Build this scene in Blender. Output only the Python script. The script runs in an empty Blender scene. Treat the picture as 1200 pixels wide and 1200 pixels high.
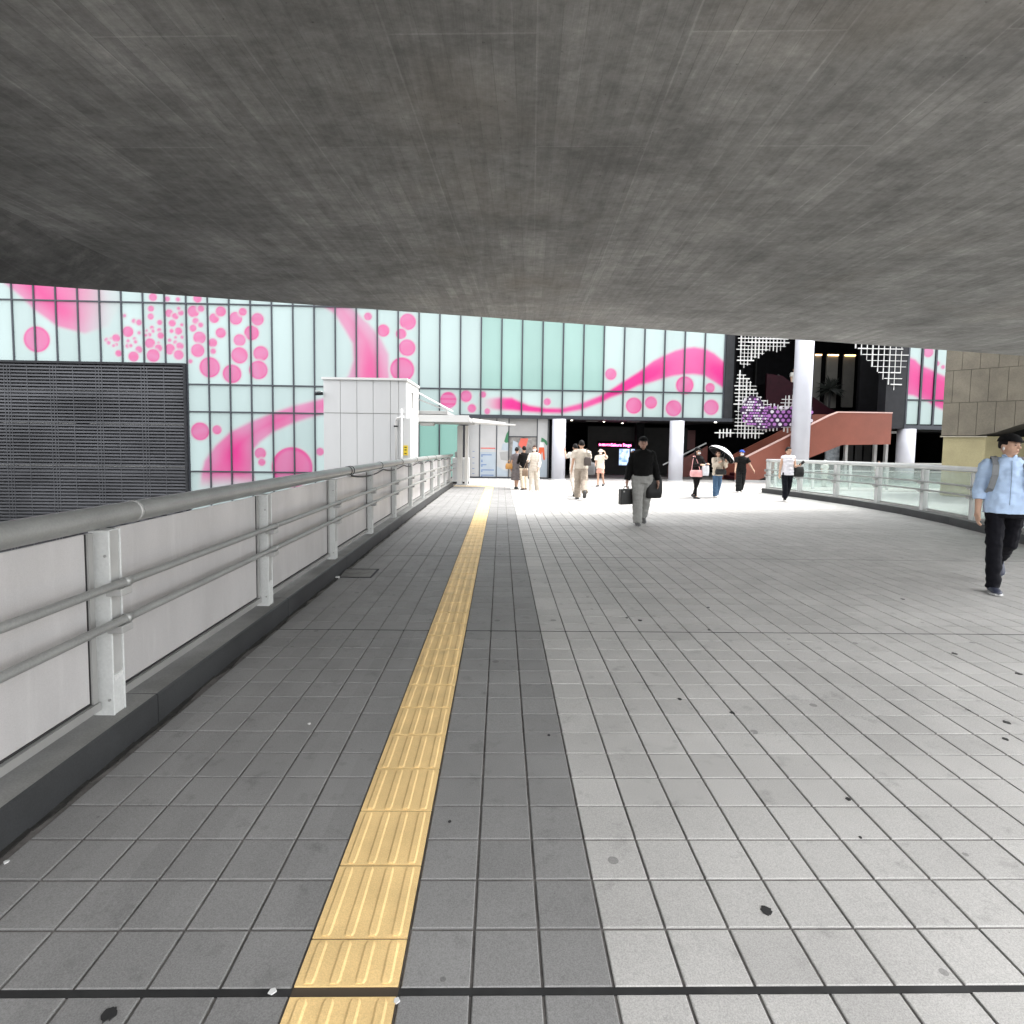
import bpy, bmesh, math, random
import numpy as np
from math import sin, cos, pi, radians, sqrt, atan, atan2
from mathutils import Vector, Matrix, Euler, noise

random.seed(7)
scene = bpy.context.scene
COL = scene.collection

# ------------------------------------------------------------------ camera
EYE = 1.55
YAW, PITCH, ROLL = radians(1.12), radians(3.8), radians(0.8)
cam_data = bpy.data.cameras.new('camera')
cam = bpy.data.objects.new('camera', cam_data)
COL.objects.link(cam)
fw = Vector((sin(YAW)*cos(PITCH), cos(YAW)*cos(PITCH), -sin(PITCH)))
r0 = Vector((cos(YAW), -sin(YAW), 0)); u0_ = r0.cross(fw)
rt = cos(ROLL)*r0 + sin(ROLL)*u0_; up = -sin(ROLL)*r0 + cos(ROLL)*u0_
cam.matrix_world = Matrix(((rt.x, up.x, -fw.x, 0), (rt.y, up.y, -fw.y, 0), (rt.z, up.z, -fw.z, EYE), (0, 0, 0, 1)))
cam_data.sensor_width = 36.0
cam_data.lens = 36.0*665.0/1200.0
cam_data.shift_y = -41.0/1200.0
cam_data.clip_start = 0.05
cam_data.clip_end = 3000
scene.camera = cam

# ------------------------------------------------------------------ world, sun, exposure
SUN_EL, SUN_AZ = radians(62), radians(84)      # azimuth clockwise from +Y
world = bpy.data.worlds.new('World'); scene.world = world; world.use_nodes = True
wn = world.node_tree.nodes; wl = world.node_tree.links
bg = wn['Background']; bg.inputs[1].default_value = 0.15
sky = wn.new('ShaderNodeTexSky'); sky.sky_type = 'NISHITA'; sky.sun_disc = False
sky.sun_elevation = SUN_EL; sky.sun_rotation = SUN_AZ
sky.dust_density = 3.0; sky.air_density = 1.0; sky.ozone_density = 1.0
hz = wn.new('ShaderNodeHueSaturation'); hz.inputs['Saturation'].default_value = .08     # milky, hazy sky
wl.new(sky.outputs[0], hz.inputs['Color']); wl.new(hz.outputs[0], bg.inputs[0])
sun_d = bpy.data.lights.new('sun', 'SUN'); sun_d.energy = .55; sun_d.angle = radians(16); sun_d.color = (1, .965, .92)
sun = bpy.data.objects.new('sun', sun_d); COL.objects.link(sun)
sdir = Vector((sin(SUN_AZ)*cos(SUN_EL), cos(SUN_AZ)*cos(SUN_EL), sin(SUN_EL)))
sun.rotation_euler = sdir.to_track_quat('Z', 'Y').to_euler(); sun.location = (0, 0, 40)
vs = scene.view_settings
vs.view_transform = 'Standard'; vs.look = 'None'; vs.gamma = 1; vs.use_curve_mapping = False
vs.exposure = 2.52
try:
    scene.cycles.use_denoising = True
    scene.cycles.max_bounces = 10; scene.cycles.diffuse_bounces = 5
except Exception: pass

# ------------------------------------------------------------------ materials
def new_mat(name):
    m = bpy.data.materials.new(name); m.use_nodes = True
    return m, m.node_tree.nodes, m.node_tree.links, m.node_tree.nodes['Principled BSDF']

def coords(n, l, scale=(1, 1, 1), rot=(0, 0, 0), kind='pos'):
    if kind == 'pos': src = n.new('ShaderNodeNewGeometry').outputs['Position']
    else: src = n.new('ShaderNodeTexCoord').outputs['Object']
    mp = n.new('ShaderNodeMapping'); mp.inputs['Scale'].default_value = scale; mp.inputs['Rotation'].default_value = rot
    l.new(src, mp.inputs['Vector']); return mp.outputs['Vector']

def nz(n, l, vec, scale, detail=4, rough=.55):
    t = n.new('ShaderNodeTexNoise'); t.inputs['Scale'].default_value = scale
    t.inputs['Detail'].default_value = detail; t.inputs['Roughness'].default_value = rough
    l.new(vec, t.inputs['Vector']); return t.outputs['Fac']

def ramp(n, l, fac, stops):
    r = n.new('ShaderNodeValToRGB'); e = r.color_ramp.elements
    while len(e) < len(stops): e.new(.5)
    for i, (p, c) in enumerate(stops):
        e[i].position = p; e[i].color = (c, c, c, 1) if not isinstance(c, tuple) else (*c, 1)
    l.new(fac, r.inputs[0]); return r.outputs[0]

def mixc(n, l, mode, fac, a, b):
    m = n.new('ShaderNodeMix'); m.data_type = 'RGBA'; m.blend_type = mode; m.clamp_result = False
    for s, v in ((0, fac), (6, a), (7, b)):
        if hasattr(v, 'is_linked') or hasattr(v, 'links'): l.new(v, m.inputs[s])
        else: m.inputs[s].default_value = v if not isinstance(v, tuple) else (*v, 1)
    return m.outputs[2]

def bump(n, l, h, strength, dist, b):
    k = n.new('ShaderNodeBump'); k.inputs['Strength'].default_value = strength; k.inputs['Distance'].default_value = dist
    l.new(h, k.inputs['Height']); l.new(k.outputs[0], b.inputs['Normal'])

_mats = {}
def plain(name, col, rough=.5, metal=0, var=.12, vscale=3., fine=.0, fscale=60, bs=0., spec=.5, stretch=(1, 1, 1), kind='pos'):
    """solid colour with cloudy wear, optional fine grain and bump"""
    if name in _mats: return _mats[name]
    m, n, l, b = new_mat(name)
    v = coords(n, l, stretch, kind=kind)
    f = ramp(n, l, nz(n, l, v, vscale, 5), [(.3, 1-var), (.7, 1+var)])
    c = mixc(n, l, 'MULTIPLY', 1.0, col, f)
    if fine:
        f2 = ramp(n, l, nz(n, l, v, fscale, 3), [(.3, 1-fine), (.7, 1+fine)])
        c = mixc(n, l, 'MULTIPLY', 1.0, c, f2)
    l.new(c, b.inputs['Base Color'])
    b.inputs['Roughness'].default_value = rough; b.inputs['Metallic'].default_value = metal
    b.inputs['Specular IOR Level'].default_value = spec
    if bs: bump(n, l, nz(n, l, v, fscale, 4), bs, .01, b)
    _mats[name] = m; return m

def emit(name, col, strength):
    m, n, l, b = new_mat(name)
    b.inputs['Base Color'].default_value = (*col, 1); b.inputs['Emission Color'].default_value = (*col, 1)
    b.inputs['Emission Strength'].default_value = strength; return m

def tile_mat(name, col):
    m, n, l, b = new_mat(name)
    g = n.new('ShaderNodeNewGeometry').outputs['Position']
    # one tone for each tile, from its place in the grid
    mp = n.new('ShaderNodeMapping'); mp.inputs['Scale'].default_value = (1/.203, 1/.203, 0); mp.inputs['Location'].default_value = (-.34/.203, -1.5/.203, 0)
    l.new(g, mp.inputs[0])
    fl = n.new('ShaderNodeVectorMath'); fl.operation = 'FLOOR'; l.new(mp.outputs[0], fl.inputs[0])
    wnz = n.new('ShaderNodeTexWhiteNoise'); wnz.noise_dimensions = '2D'; l.new(fl.outputs[0], wnz.inputs['Vector'])
    tone = ramp(n, l, wnz.outputs[0], [(0, .93), (1, 1.06)])
    c = mixc(n, l, 'MULTIPLY', 1.0, col, tone)
    grain = nz(n, l, g, 260, 2, .6)
    c = mixc(n, l, 'MULTIPLY', 1.0, c, ramp(n, l, grain, [(.32, .80), (.68, 1.2)]))
    dirt = nz(n, l, g, 1.1, 6, .62)
    c = mixc(n, l, 'MULTIPLY', 1.0, c, ramp(n, l, dirt, [(.3, .86), (.65, 1.05)]))
    d2 = nz(n, l, g, 7, 5, .65)
    c = mixc(n, l, 'MULTIPLY', 1.0, c, ramp(n, l, d2, [(.26, .72), (.42, 1.0)]))
    # old chewing-gum spots
    vo = n.new('ShaderNodeTexVoronoi'); vo.voronoi_dimensions = '2D'; vo.inputs['Scale'].default_value = 2.1; l.new(g, vo.inputs['Vector'])
    sep = n.new('ShaderNodeSeparateColor'); l.new(vo.outputs['Color'], sep.inputs[0])
    thr = n.new('ShaderNodeMath'); thr.operation = 'MULTIPLY'; thr.inputs[1].default_value = .055; 
    pw = n.new('ShaderNodeMath'); pw.operation = 'POWER'; pw.inputs[1].default_value = 3; l.new(sep.outputs[0], pw.inputs[0]); l.new(pw.outputs[0], thr.inputs[0])
    lt = n.new('ShaderNodeMath'); lt.operation = 'LESS_THAN'; l.new(vo.outputs['Distance'], lt.inputs[0]); l.new(thr.outputs[0], lt.inputs[1])
    sc = n.new('ShaderNodeMath'); sc.operation = 'MULTIPLY'; sc.inputs[1].default_value = .45; l.new(lt.outputs[0], sc.inputs[0])
    c = mixc(n, l, 'MIX', sc.outputs[0], c, (.05, .05, .05))
    l.new(c, b.inputs['Base Color'])
    b.inputs['Roughness'].default_value = .62; b.inputs['Specular IOR Level'].default_value = .35
    bump(n, l, grain, .25, .002, b)
    return m

M = {}
M['tile_light'] = tile_mat('pale_stone_tile', (.435, .425, .408))
M['tile_dark'] = tile_mat('grey_stone_tile', (.236, .233, .228))
M['grout'] = plain('grout', (.125, .117, .11), .9, var=.4, vscale=6, fine=.2)
M['tactile'] = plain('yellow_tactile', (.82, .58, .262), .6, var=.11, vscale=5, fine=.10, fscale=220, bs=.15)
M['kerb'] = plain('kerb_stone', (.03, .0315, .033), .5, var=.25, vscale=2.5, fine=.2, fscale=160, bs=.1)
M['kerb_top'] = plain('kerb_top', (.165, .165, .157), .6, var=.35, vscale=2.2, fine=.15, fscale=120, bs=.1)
M['rail'] = plain('rail_steel', (.30, .305, .295), .36, .35, var=.10, vscale=5, fine=.08, fscale=90)
M['post'] = plain('post_paint', (.52, .53, .52), .42, .05, var=.08, vscale=5, fine=.06, fscale=70)
M['post_in'] = plain('post_channel', (.36, .36, .35), .45, .1, var=.12, vscale=6)
M['frame'] = plain('panel_frame', (.33, .33, .32), .4, .4, var=.1)
M['black'] = plain('black_rubber', (.018, .018, .018), .6, var=.2)
M['white'] = plain('white_paint', (.64, .64, .63), .45, var=.04, vscale=2)
M['lav'] = plain('column_white', (.52, .53, .58), .4, var=.04, vscale=1.5)
M['cladding'] = plain('tower_cladding', (.56, .565, .565), .4, var=.05, vscale=1.2, stretch=(1, 1, .3))
M['mull'] = plain('mullion_dark', (.045, .05, .06), .4, .4, var=.1)
M['charcoal'] = plain('charcoal_metal', (.02, .021, .024), .6, .0, var=.2, spec=.25)
M['louvre'] = plain('louvre_slat', (.075, .077, .084), .4, .5, var=.3, vscale=.8, stretch=(.4, 1, 1))
M['louvre_back'] = plain('louvre_back', (.012, .012, .014), .7, var=.3)
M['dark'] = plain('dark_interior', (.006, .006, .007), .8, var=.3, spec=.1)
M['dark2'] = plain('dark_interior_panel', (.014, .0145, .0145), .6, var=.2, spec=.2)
M['red'] = plain('red_brown_cladding', (.20, .06, .038), .45, .1, var=.10, vscale=1.3, fine=.05, fscale=30)
M['maroon'] = plain('maroon_cladding', (.02, .002, .006), .6, var=.2, spec=.15)
M['beige'] = plain('beige_render', (.34, .30, .17), .8, var=.10, vscale=1.2, fine=.08, fscale=30, bs=.1)
M['stone'] = plain('stone_panel', (.155, .137, .105), .75, var=.2, vscale=1.6, fine=.1, fscale=25, bs=.1)
M['asphalt'] = plain('asphalt', (.055, .055, .056), .85, var=.25, vscale=.5, fine=.2, fscale=30)
M['street'] = M['asphalt']
M['yellow_sign'] = plain('yellow_sign', (.75, .55, .03), .5, var=.04)
M['gum'] = plain('gum_black', (.02, .02, .02), .7, var=.3)
M['board'] = plain('hoarding_white', (.42, .42, .42), .35, var=.04)
M['board_blue'] = plain('hoarding_blue', (.34, .39, .44), .35, var=.05)
M['board_grey'] = plain('hoarding_grey', (.30, .30, .295), .5, var=.04)
M['ink'] = plain('print_ink', (.10, .17, .34), .5, var=.1)
M['ink_red'] = plain('print_red', (.55, .10, .07), .5, var=.1)
M['green'] = plain('print_green', (.03, .16, .07), .5, var=.1)
M['photo'] = plain('print_photo', (.20, .19, .18), .4, var=.6, vscale=3.5)

def panel_mat():
    m, n, l, b = new_mat('satin_panel')
    v = coords(n, l, (1, 1, .35)); v2 = coords(n, l)
    c = mixc(n, l, 'MULTIPLY', 1.0, (.49, .478, .474), ramp(n, l, nz(n, l, v, 1.5, 5, .6), [(.3, .86), (.7, 1.10)]))
    c = mixc(n, l, 'MULTIPLY', 1.0, c, ramp(n, l, nz(n, l, v2, 260, 2), [(.3, .94), (.7, 1.06)]))
    v3 = coords(n, l, (9, 9, 1.2))
    c = mixc(n, l, 'MIX', ramp(n, l, nz(n, l, v3, 1.3, 5, .7), [(.55, 0.0), (.76, .40)]), c, (.62, .61, .60))
    l.new(c, b.inputs['Base Color'])
    b.inputs['Metallic'].default_value = .22
    l.new(ramp(n, l, nz(n, l, v, 4, 4), [(.3, .30), (.7, .48)]), b.inputs['Roughness'])
    return m
M['panel'] = panel_mat()

def glass_mat():
    m, n, l, b = new_mat('green_tinted_glass')
    b.inputs['Base Color'].default_value = (.62, .67, .65, 1); b.inputs['Roughness'].default_value = .04
    tr = n.new('ShaderNodeBsdfTransparent'); tr.inputs[0].default_value = (.86, .92, .90, 1)
    mx = n.new('ShaderNodeMixShader'); mx.inputs[0].default_value = .74
    l.new(b.outputs[0], mx.inputs[1]); l.new(tr.outputs[0], mx.inputs[2])
    l.new(mx.outputs[0], n['Material Output'].inputs['Surface']); return m
M['glass'] = glass_mat()

def print_mat():
    m, n, l, b = new_mat('printed_glass')
    a = n.new('ShaderNodeAttribute'); a.attribute_name = 'Col'
    v = coords(n, l, (1, 1, .25))
    c = mixc(n, l, 'MULTIPLY', 1.0, a.outputs['Color'], ramp(n, l, nz(n, l, v, .9, 3), [(.3, .96), (.7, 1.03)]))
    l.new(c, b.inputs['Base Color']); b.inputs['Roughness'].default_value = .12
    b.inputs['Specular IOR Level'].default_value = .25
    return m
M['print'] = print_mat()

def concrete_mat(name='board_marked_concrete', base=(.232, .229, .218), turn=0, board=.145):
    m, n, l, b = new_mat(name)
    R = (0, 0, radians(3.0+turn)); RB = (0, 0, radians(93+turn))
    v = coords(n, l, (1, 1, 1), R); vb = coords(n, l, (1, 1, 1), RB)
    def brick(w, h, mort, c1, c2, cm, smooth=.1):
        br = n.new('ShaderNodeTexBrick'); br.offset = .37; br.squash = 1
        for k, c in (('Color1', c1), ('Color2', c2), ('Mortar', cm)): br.inputs[k].default_value = (c, c, c, 1)
        br.inputs['Scale'].default_value = 1; br.inputs['Mortar Size'].default_value = mort; br.inputs['Mortar Smooth'].default_value = smooth
        br.inputs['Brick Width'].default_value = w; br.inputs['Row Height'].default_value = h
        l.new(vb, br.inputs['Vector']); return br
    c = base
    # narrow shutter boards running along the walkway, and wider shutter sheets
    b1 = brick(2.3, board, .0024, .84, 1.13, .72); b2 = brick(3.6, .92, .007, .92, 1.07, 1.30)
    patch = ramp(n, l, nz(n, l, v, .55, 6, .65), [(.38, .25), (.60, 1.0)])
    c = mixc(n, l, 'MULTIPLY', patch, c, b1.outputs['Color'])
    c = mixc(n, l, 'MULTIPLY', .85, c, b2.outputs['Color'])
    # blotches of the pour, at three scales
    c = mixc(n, l, 'MULTIPLY', 1, c, ramp(n, l, nz(n, l, v, .55, 12, .70), [(.32, .62), (.50, 1.0), (.68, 1.35)]))
    c = mixc(n, l, 'MULTIPLY', 1, c, ramp(n, l, nz(n, l, coords(n, l, (.7, 1.2, 1), (0, 0, .2)), 2.1, 12, .78), [(.32, .70), (.50, 1.0), (.66, 1.27)]))
    c = mixc(n, l, 'MULTIPLY', 1, c, ramp(n, l, nz(n, l, v, 9, 8, .75), [(.30, .78), (.50, 1.0), (.70, 1.2)]))
    # fine grain along the boards
    st = nz(n, l, coords(n, l, (16, .9, 1), R), 1.0, 6, .7)
    c = mixc(n, l, 'MULTIPLY', 1, c, ramp(n, l, st, [(.30, .80), (.55, 1.0), (.75, 1.22)]))
    # pale laitance edges, dark pits and water marks
    c = mixc(n, l, 'MIX', ramp(n, l, nz(n, l, v, 1.3, 12, .78), [(.56, 0.0), (.70, .45)]), c, (.36, .355, .33))
    c = mixc(n, l, 'MULTIPLY', 1, c, ramp(n, l, nz(n, l, v, 16, 4, .7), [(.27, .35), (.34, 1.0)]))
    c = mixc(n, l, 'MIX', ramp(n, l, nz(n, l, v, .36, 4, .55), [(.56, 0.0), (.74, .25)]), c, (.26, .21, .15))
    l.new(c, b.inputs['Base Color']); b.inputs['Roughness'].default_value = .72
    h = n.new('ShaderNodeMath'); h.operation = 'MULTIPLY_ADD'; h.inputs[1].default_value = -1.0
    l.new(b2.outputs['Fac'], h.inputs[0]); l.new(st, h.inputs[2])
    h2 = n.new('ShaderNodeMath'); h2.operation = 'MULTIPLY_ADD'; h2.inputs[1].default_value = -.7
    l.new(b1.outputs['Fac'], h2.inputs[0]); l.new(h.outputs[0], h2.inputs[2])
    bump(n, l, h2.outputs[0], .5, .012, b)
    return m
M['concrete'] = concrete_mat()
M['concrete_dark'] = concrete_mat('dark_board_concrete', (.15, .148, .142), -14, .10)  # haunch concrete: darker base, narrower boards, turned

def cloth(name, col, rough=.85, var=.10):
    if max(col) < .05: col = tuple(c*.35 for c in col)      # true blacks
    return plain('cloth_'+name, col, rough, 0, var, 9, .06, 300, .12, spec=.2, kind='obj')

# ------------------------------------------------------------------ mesh helpers
class MB:
    def __init__(s): s.v = []; s.f = []
    def quadbox(s, P, Q):
        """8 corners: P four bottom (ccw), Q four top"""
        k = len(s.v); s.v += [tuple(p) for p in P] + [tuple(q) for q in Q]
        s.f += [(k+3, k+2, k+1, k), (k+4, k+5, k+6, k+7)] + [(k+i, k+(i+1) % 4, k+4+(i+1) % 4, k+4+i) for i in range(4)]
        return s
    def box(s, x0, x1, y0, y1, z0, z1):
        return s.quadbox(((x0, y0, z0), (x1, y0, z0), (x1, y1, z0), (x0, y1, z0)), ((x0, y0, z1), (x1, y0, z1), (x1, y1, z1), (x0, y1, z1)))
    def bar(s, a, b, w, h, upv=(0, 0, 1)):
        a = Vector(a); b = Vector(b); d = (b-a).normalized(); r = d.cross(Vector(upv)).normalized(); u = r.cross(d)
        c = [(-w/2, -h/2), (w/2, -h/2), (w/2, h/2), (-w/2, h/2)]
        k = len(s.v)
        for p in (a, b): s.v += [tuple(p + r*i + u*j) for i, j in c]
        s.f += [(k, k+1, k+2, k+3), (k+7, k+6, k+5, k+4)] + [(k+(i+1) % 4, k+i, k+4+i, k+4+(i+1) % 4) for i in range(4)]
        return s
    def loft(s, rings, cap=True):
        k = len(s.v); n = len(rings[0])
        for r in rings: s.v += [tuple(p) for p in r]
        for i in range(len(rings)-1):
            for j in range(n):
                a = k+i*n+j; b_ = k+i*n+(j+1) % n; s.f.append((a, b_, b_+n, a+n))
        if cap: s.f += [tuple(k+j for j in reversed(range(n))), tuple(k+(len(rings)-1)*n+j for j in range(n))]
        return s
    def tube(s, pts, r, n=12, cap=True):
        pts = [Vector(p) for p in pts]; rings = []
        rr = r if isinstance(r, (list, tuple)) else [r]*len(pts)
        for i, p in enumerate(pts):
            d = (pts[min(i+1, len(pts)-1)] - pts[max(i-1, 0)]).normalized()
            ref = Vector((0, 0, 1)) if abs(d.z) < .9 else Vector((0, 1, 0))
            a = d.cross(ref).normalized(); b_ = a.cross(d)
            rings.append([p + (a*cos(2*pi*j/n) + b_*sin(2*pi*j/n))*rr[i] for j in range(n)])
        return s.loft(rings, cap)
    def ell(s, c, rx, ry, rz, nu=14, nv=10, rot=None):
        rings = []
        for i in range(nv+1):
            t = -pi/2 + pi*i/nv; ct = max(cos(t), .02)
            ring = []
            for j in range(nu):
                p = Vector((rx*ct*cos(2*pi*j/nu), ry*ct*sin(2*pi*j/nu), rz*sin(t)))
                if rot is not None: p = rot @ p
                ring.append(p + Vector(c))
            rings.append(ring)
        return s.loft(rings)
    def prism(s, poly, axis, a, b):
        """polygon extruded along axis ('x','y','z') from a to b"""
        def P(u, v, w): return {'x': (w, u, v), 'y': (u, w, v), 'z': (u, v, w)}[axis]
        k = len(s.v); n = len(poly)
        s.v += [P(u, v, a) for u, v in poly] + [P(u, v, b) for u, v in poly]
        s.f += [tuple(range(k, k+n)), tuple(reversed(range(k+n, k+2*n)))] + [(k+(i+1) % n, k+i, k+n+i, k+n+(i+1) % n) for i in range(n)]
        return s
    def mesh(s, name, mat=None, smooth=False):
        me = bpy.data.meshes.new(name); me.from_pydata(s.v, [], s.f)
        bm = bmesh.new(); bm.from_mesh(me); bmesh.ops.recalc_face_normals(bm, faces=bm.faces); bm.to_mesh(me); bm.free()
        if mat: me.materials.append(mat)
        if smooth: me.shade_smooth()
        return me
    def build(s, name, mat, parent=None, smooth=False, bevel=0, local=False):
        me = s.mesh(name, mat, smooth)
        return link(name, me, parent, bevel, local)

def link(name, me, parent=None, bevel=0, local=False):
    o = bpy.data.objects.new(name, me); COL.objects.link(o)
    if parent is not None:
        o.parent = parent
        if not local: o.matrix_parent_inverse = parent_inv(parent)
    if bevel:
        md = o.modifiers.new('bevel', 'BEVEL'); md.width = bevel; md.segments = 2; md.limit_method = 'ANGLE'
    return o

def world_of(o):
    m = o.matrix_basis.copy()
    if o.parent is not None: m = world_of(o.parent) @ o.matrix_parent_inverse @ m
    return m
def parent_inv(p): return world_of(p).inverted()

def tag(o, label, cat, group=None):
    o['label'] = label; o['category'] = cat
    if group: o['group'] = group
    return o
def thing(name, label, cat, loc=(0, 0, 0), rz=0, group=None):
    o = bpy.data.objects.new(name, None); COL.objects.link(o); o.empty_display_size = .2
    o.location = loc; o.rotation_euler = (0, 0, rz)
    return tag(o, label, cat, group)
def structure(o): o['kind'] = 'structure'; return o
def stuff(o): o['kind'] = 'stuff'; return o

def fz(y):
    """the deck is cambered: it falls away towards the plaza"""
    y = max(-6., min(y, 21.7)); return -.00055*y*y if y > 0 else 0
PLAZA = fz(30)

# ================================================================== SETTING
structure(MB().box(-700, 700, -700, 700, -6.6, -6.5).build('street', M['street']))

P = .203
def deck_strip(name, x0, x1, y0, y1, n, top, thick, mat):
    mb = MB(); rings = []
    for i in range(n+1):
        y = y0+(y1-y0)*i/n; z = fz(y)+top
        rings.append([(x0, y, z-thick), (x1, y, z-thick), (x1, y, z), (x0, y, z)])
    mb.loft(rings); return mb.build(name, mat)
pavement = structure(deck_strip('pavement', -2.42, 9.9, -8, 21.7, 60, -.006, .7, M['grout']))
plaza = structure(MB().box(-3.7, 23, 21.7, 36, PLAZA-.7, PLAZA-.006).build('plaza_floor', M['grout']))
structure(MB().box(9.9, 23, 7, 21.7, PLAZA-.7, PLAZA-.01).build('side_terrace_floor', plain('terrace_paving', (.36, .36, .35), .7, var=.12, vscale=1.5)))

# --- tiles: grid lines at x = .34 + k*P and y = 1.5 + j*P, a wide movement joint every 15 rows
def yspan(j):
    y0 = 1.5+j*P; y1 = y0+P
    return y0+(.012 if j % 15 == 0 else .0045), y1-(.012 if (j+1) % 15 == 0 else .0045)
cols = []
x = .34
while x < 22: cols.append((x, 'tile_light')); x += P
x = .34
for k in range(3): x -= P; cols.append((x, 'tile_dark'))
XT1 = x; XT0 = x-.3
x = XT0
for k in range(6): x -= P; cols.append((x, 'tile_dark'))
cand = []
for j in range(-12, 125):
    y0, y1 = yspan(j); yc = (y0+y1)/2
    for x0, mt in cols:
        if yc < 21.7 and x0 > 9.7: continue
        if yc > 21.2 and mt == 'tile_dark': mt = 'tile_light'
        cand.append((j, x0, y0, y1, yc, mt))
for j in range(99, 125):
    y0, y1 = yspan(j)
    if y0 > 21.78: cand.append((j, XT0+.003, y0, y1, (y0+y1)/2, 'tile_light')); cand.append((j, XT1-P, y0, y1, (y0+y1)/2, 'tile_light'))
def in_frame(x, y): return y > 1.3 and abs(x+P/2) < .95*y
near = sorted([c for c in cand if in_frame(c[1], c[4])], key=lambda c: c[4]**2+.3*c[1]**2)[:300]
near_set = set((c[0], c[1]) for c in near)
def tile_mesh(mt, w, d):
    b = .003; mb = MB()
    mb.quadbox(((-w/2, -d/2, -.02), (w/2, -d/2, -.02), (w/2, d/2, -.02), (-w/2, d/2, -.02)),
               ((-w/2, -d/2, -.002), (w/2, -d/2, -.002), (w/2, d/2, -.002), (-w/2, d/2, -.002)))
    mb.f.pop(1)
    k = len(mb.v); mb.v += [(-w/2+b, -d/2+b, 0), (w/2-b, -d/2+b, 0), (w/2-b, d/2-b, 0), (-w/2+b, d/2-b, 0)]
    mb.f += [(k, k+1, k+2, k+3)] + [(4+i, 4+(i+1) % 4, k+(i+1) % 4, k+i) for i in range(4)]
    return mb.mesh('tile', M[mt])
tm = {}
for j, x0, y0, y1, yc, mt in near:
    d = round(y1-y0, 4); key = (mt, d)
    if key not in tm: tm[key] = tile_mesh(mt, P-.009, d)
    o = link('tile', tm[key], pavement)
    o.location = (x0+P/2, yc, fz(yc)+random.uniform(-.0006, .0006)); o.rotation_euler = (-.0011*yc if yc > 0 else 0, 0, 0)
for mt in ('tile_light', 'tile_dark'):
    mb = MB()
    for j, x0, y0, y1, yc, m_ in cand:
        if m_ != mt or (j, x0) in near_set: continue
        a, b = x0+.0045, x0+P-.0045; e = random.uniform(-.0006, .0006)
        za, zb = fz(y0)+e, fz(y1)+e
        k = len(mb.v)
        mb.v += [(a, y0, za-.02), (b, y0, za-.02), (b, y1, zb-.02), (a, y1, zb-.02), (a, y0, za), (b, y0, za), (b, y1, zb), (a, y1, zb)]
        mb.f += [(k+4, k+5, k+6, k+7)] + [(k+i, k+(i+1) % 4, k+4+(i+1) % 4, k+4+i) for i in range(4)]
    stuff(mb.build('tile_field', M[mt], pavement))

# --- dark sealant in the movement joints and grime along the kerb
seal = plain('joint_sealant', (.018, .018, .018), .7, var=.4, vscale=9)
for j in range(-15, 106, 15):
    yj = 1.5+j*P
    MB().box(-1.84, 9.6, yj-.011, yj+.011, fz(yj)-.02, fz(yj)-.0025).build('movement_joint', seal, pavement)
mb = MB(); gy = -2.
rg_ = random.Random(8)
while gy < 21.5:
    h_ = .16; w_ = rg_.uniform(.012, .05); k_ = len(mb.v)
    w2 = rg_.uniform(.012, .05) if gy == -2. else w_last
    w_last = w_
    mb.v += [(-1.84, gy, fz(gy)-.0022), (-1.84+w2, gy, fz(gy)+.0012), (-1.84+w_, gy+h_, fz(gy+h_)+.0012), (-1.84, gy+h_, fz(gy+h_)-.0022+.004)]
    mb.f.append((k_, k_+1, k_+2, k_+3)); gy += h_
grime = mb.build('gutter_grime', plain('gutter_dirt', (.02, .019, .017), .95, var=.5, vscale=14, fine=.4, fscale=60), pavement)
md = grime.modifiers.new('solid', 'SOLIDIFY'); md.thickness = .004; md.offset = -1
# --- yellow tactile paving: plates with four long ribs
def tactile_mesh(w, d):
    mb = MB().box(-w/2, w/2, -d/2, d/2, -.02, .001)
    for i in range(4):
        xc = -w/2 + w*(i+.5)/4; r = .017
        ring = lambda y, s: [(xc-r*s, y, .001), (xc-r*.6*s, y, .0042*s+.0005), (xc+r*.6*s, y, .0042*s+.0005), (xc+r*s, y, .001)]
        mb.loft([ring(-d/2+.006, .7), ring(-d/2+.016, 1), ring(d/2-.016, 1), ring(d/2-.006, .7)])
    return mb.mesh('tactile_tile', M['tactile'])
tmesh = {}
stuff_bed = deck_strip('tactile_bed', XT0+.001, XT1-.001, -1, 21.5, 50, -.002, .01, plain('tactile_joint', (.06, .045, .03), .9)); stuff_bed.parent = pavement
def tactile(xc, y0, y1, rz=0):
    d = round(y1-y0, 4)
    if d not in tmesh: tmesh[d] = tactile_mesh(.292, d)
    o = link('tactile_tile', tmesh[d], pavement); yc = (y0+y1)/2
    o.location = (xc, yc, fz(yc)+.002); o.rotation_euler = (0 if rz else -.0011*max(yc, 0), 0, rz)
XT = (XT0+XT1)/2
L = .3045
tactile(XT, 1.514, 1.662); 
for k in range(-6, 0): tactile(XT, 1.486+k*L+.0045, 1.486+(k+1)*L-.0045)
k = 0
while 1.665+(k+1)*L < 21.5:
    tactile(XT, 1.665+k*L+.0045, 1.665+(k+1)*L-.0045); k += 1
yt = 1.665+k*L
for i in range(5): tactile(XT-.3045*i, yt+.003, yt+L-.003, pi/2)

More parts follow.
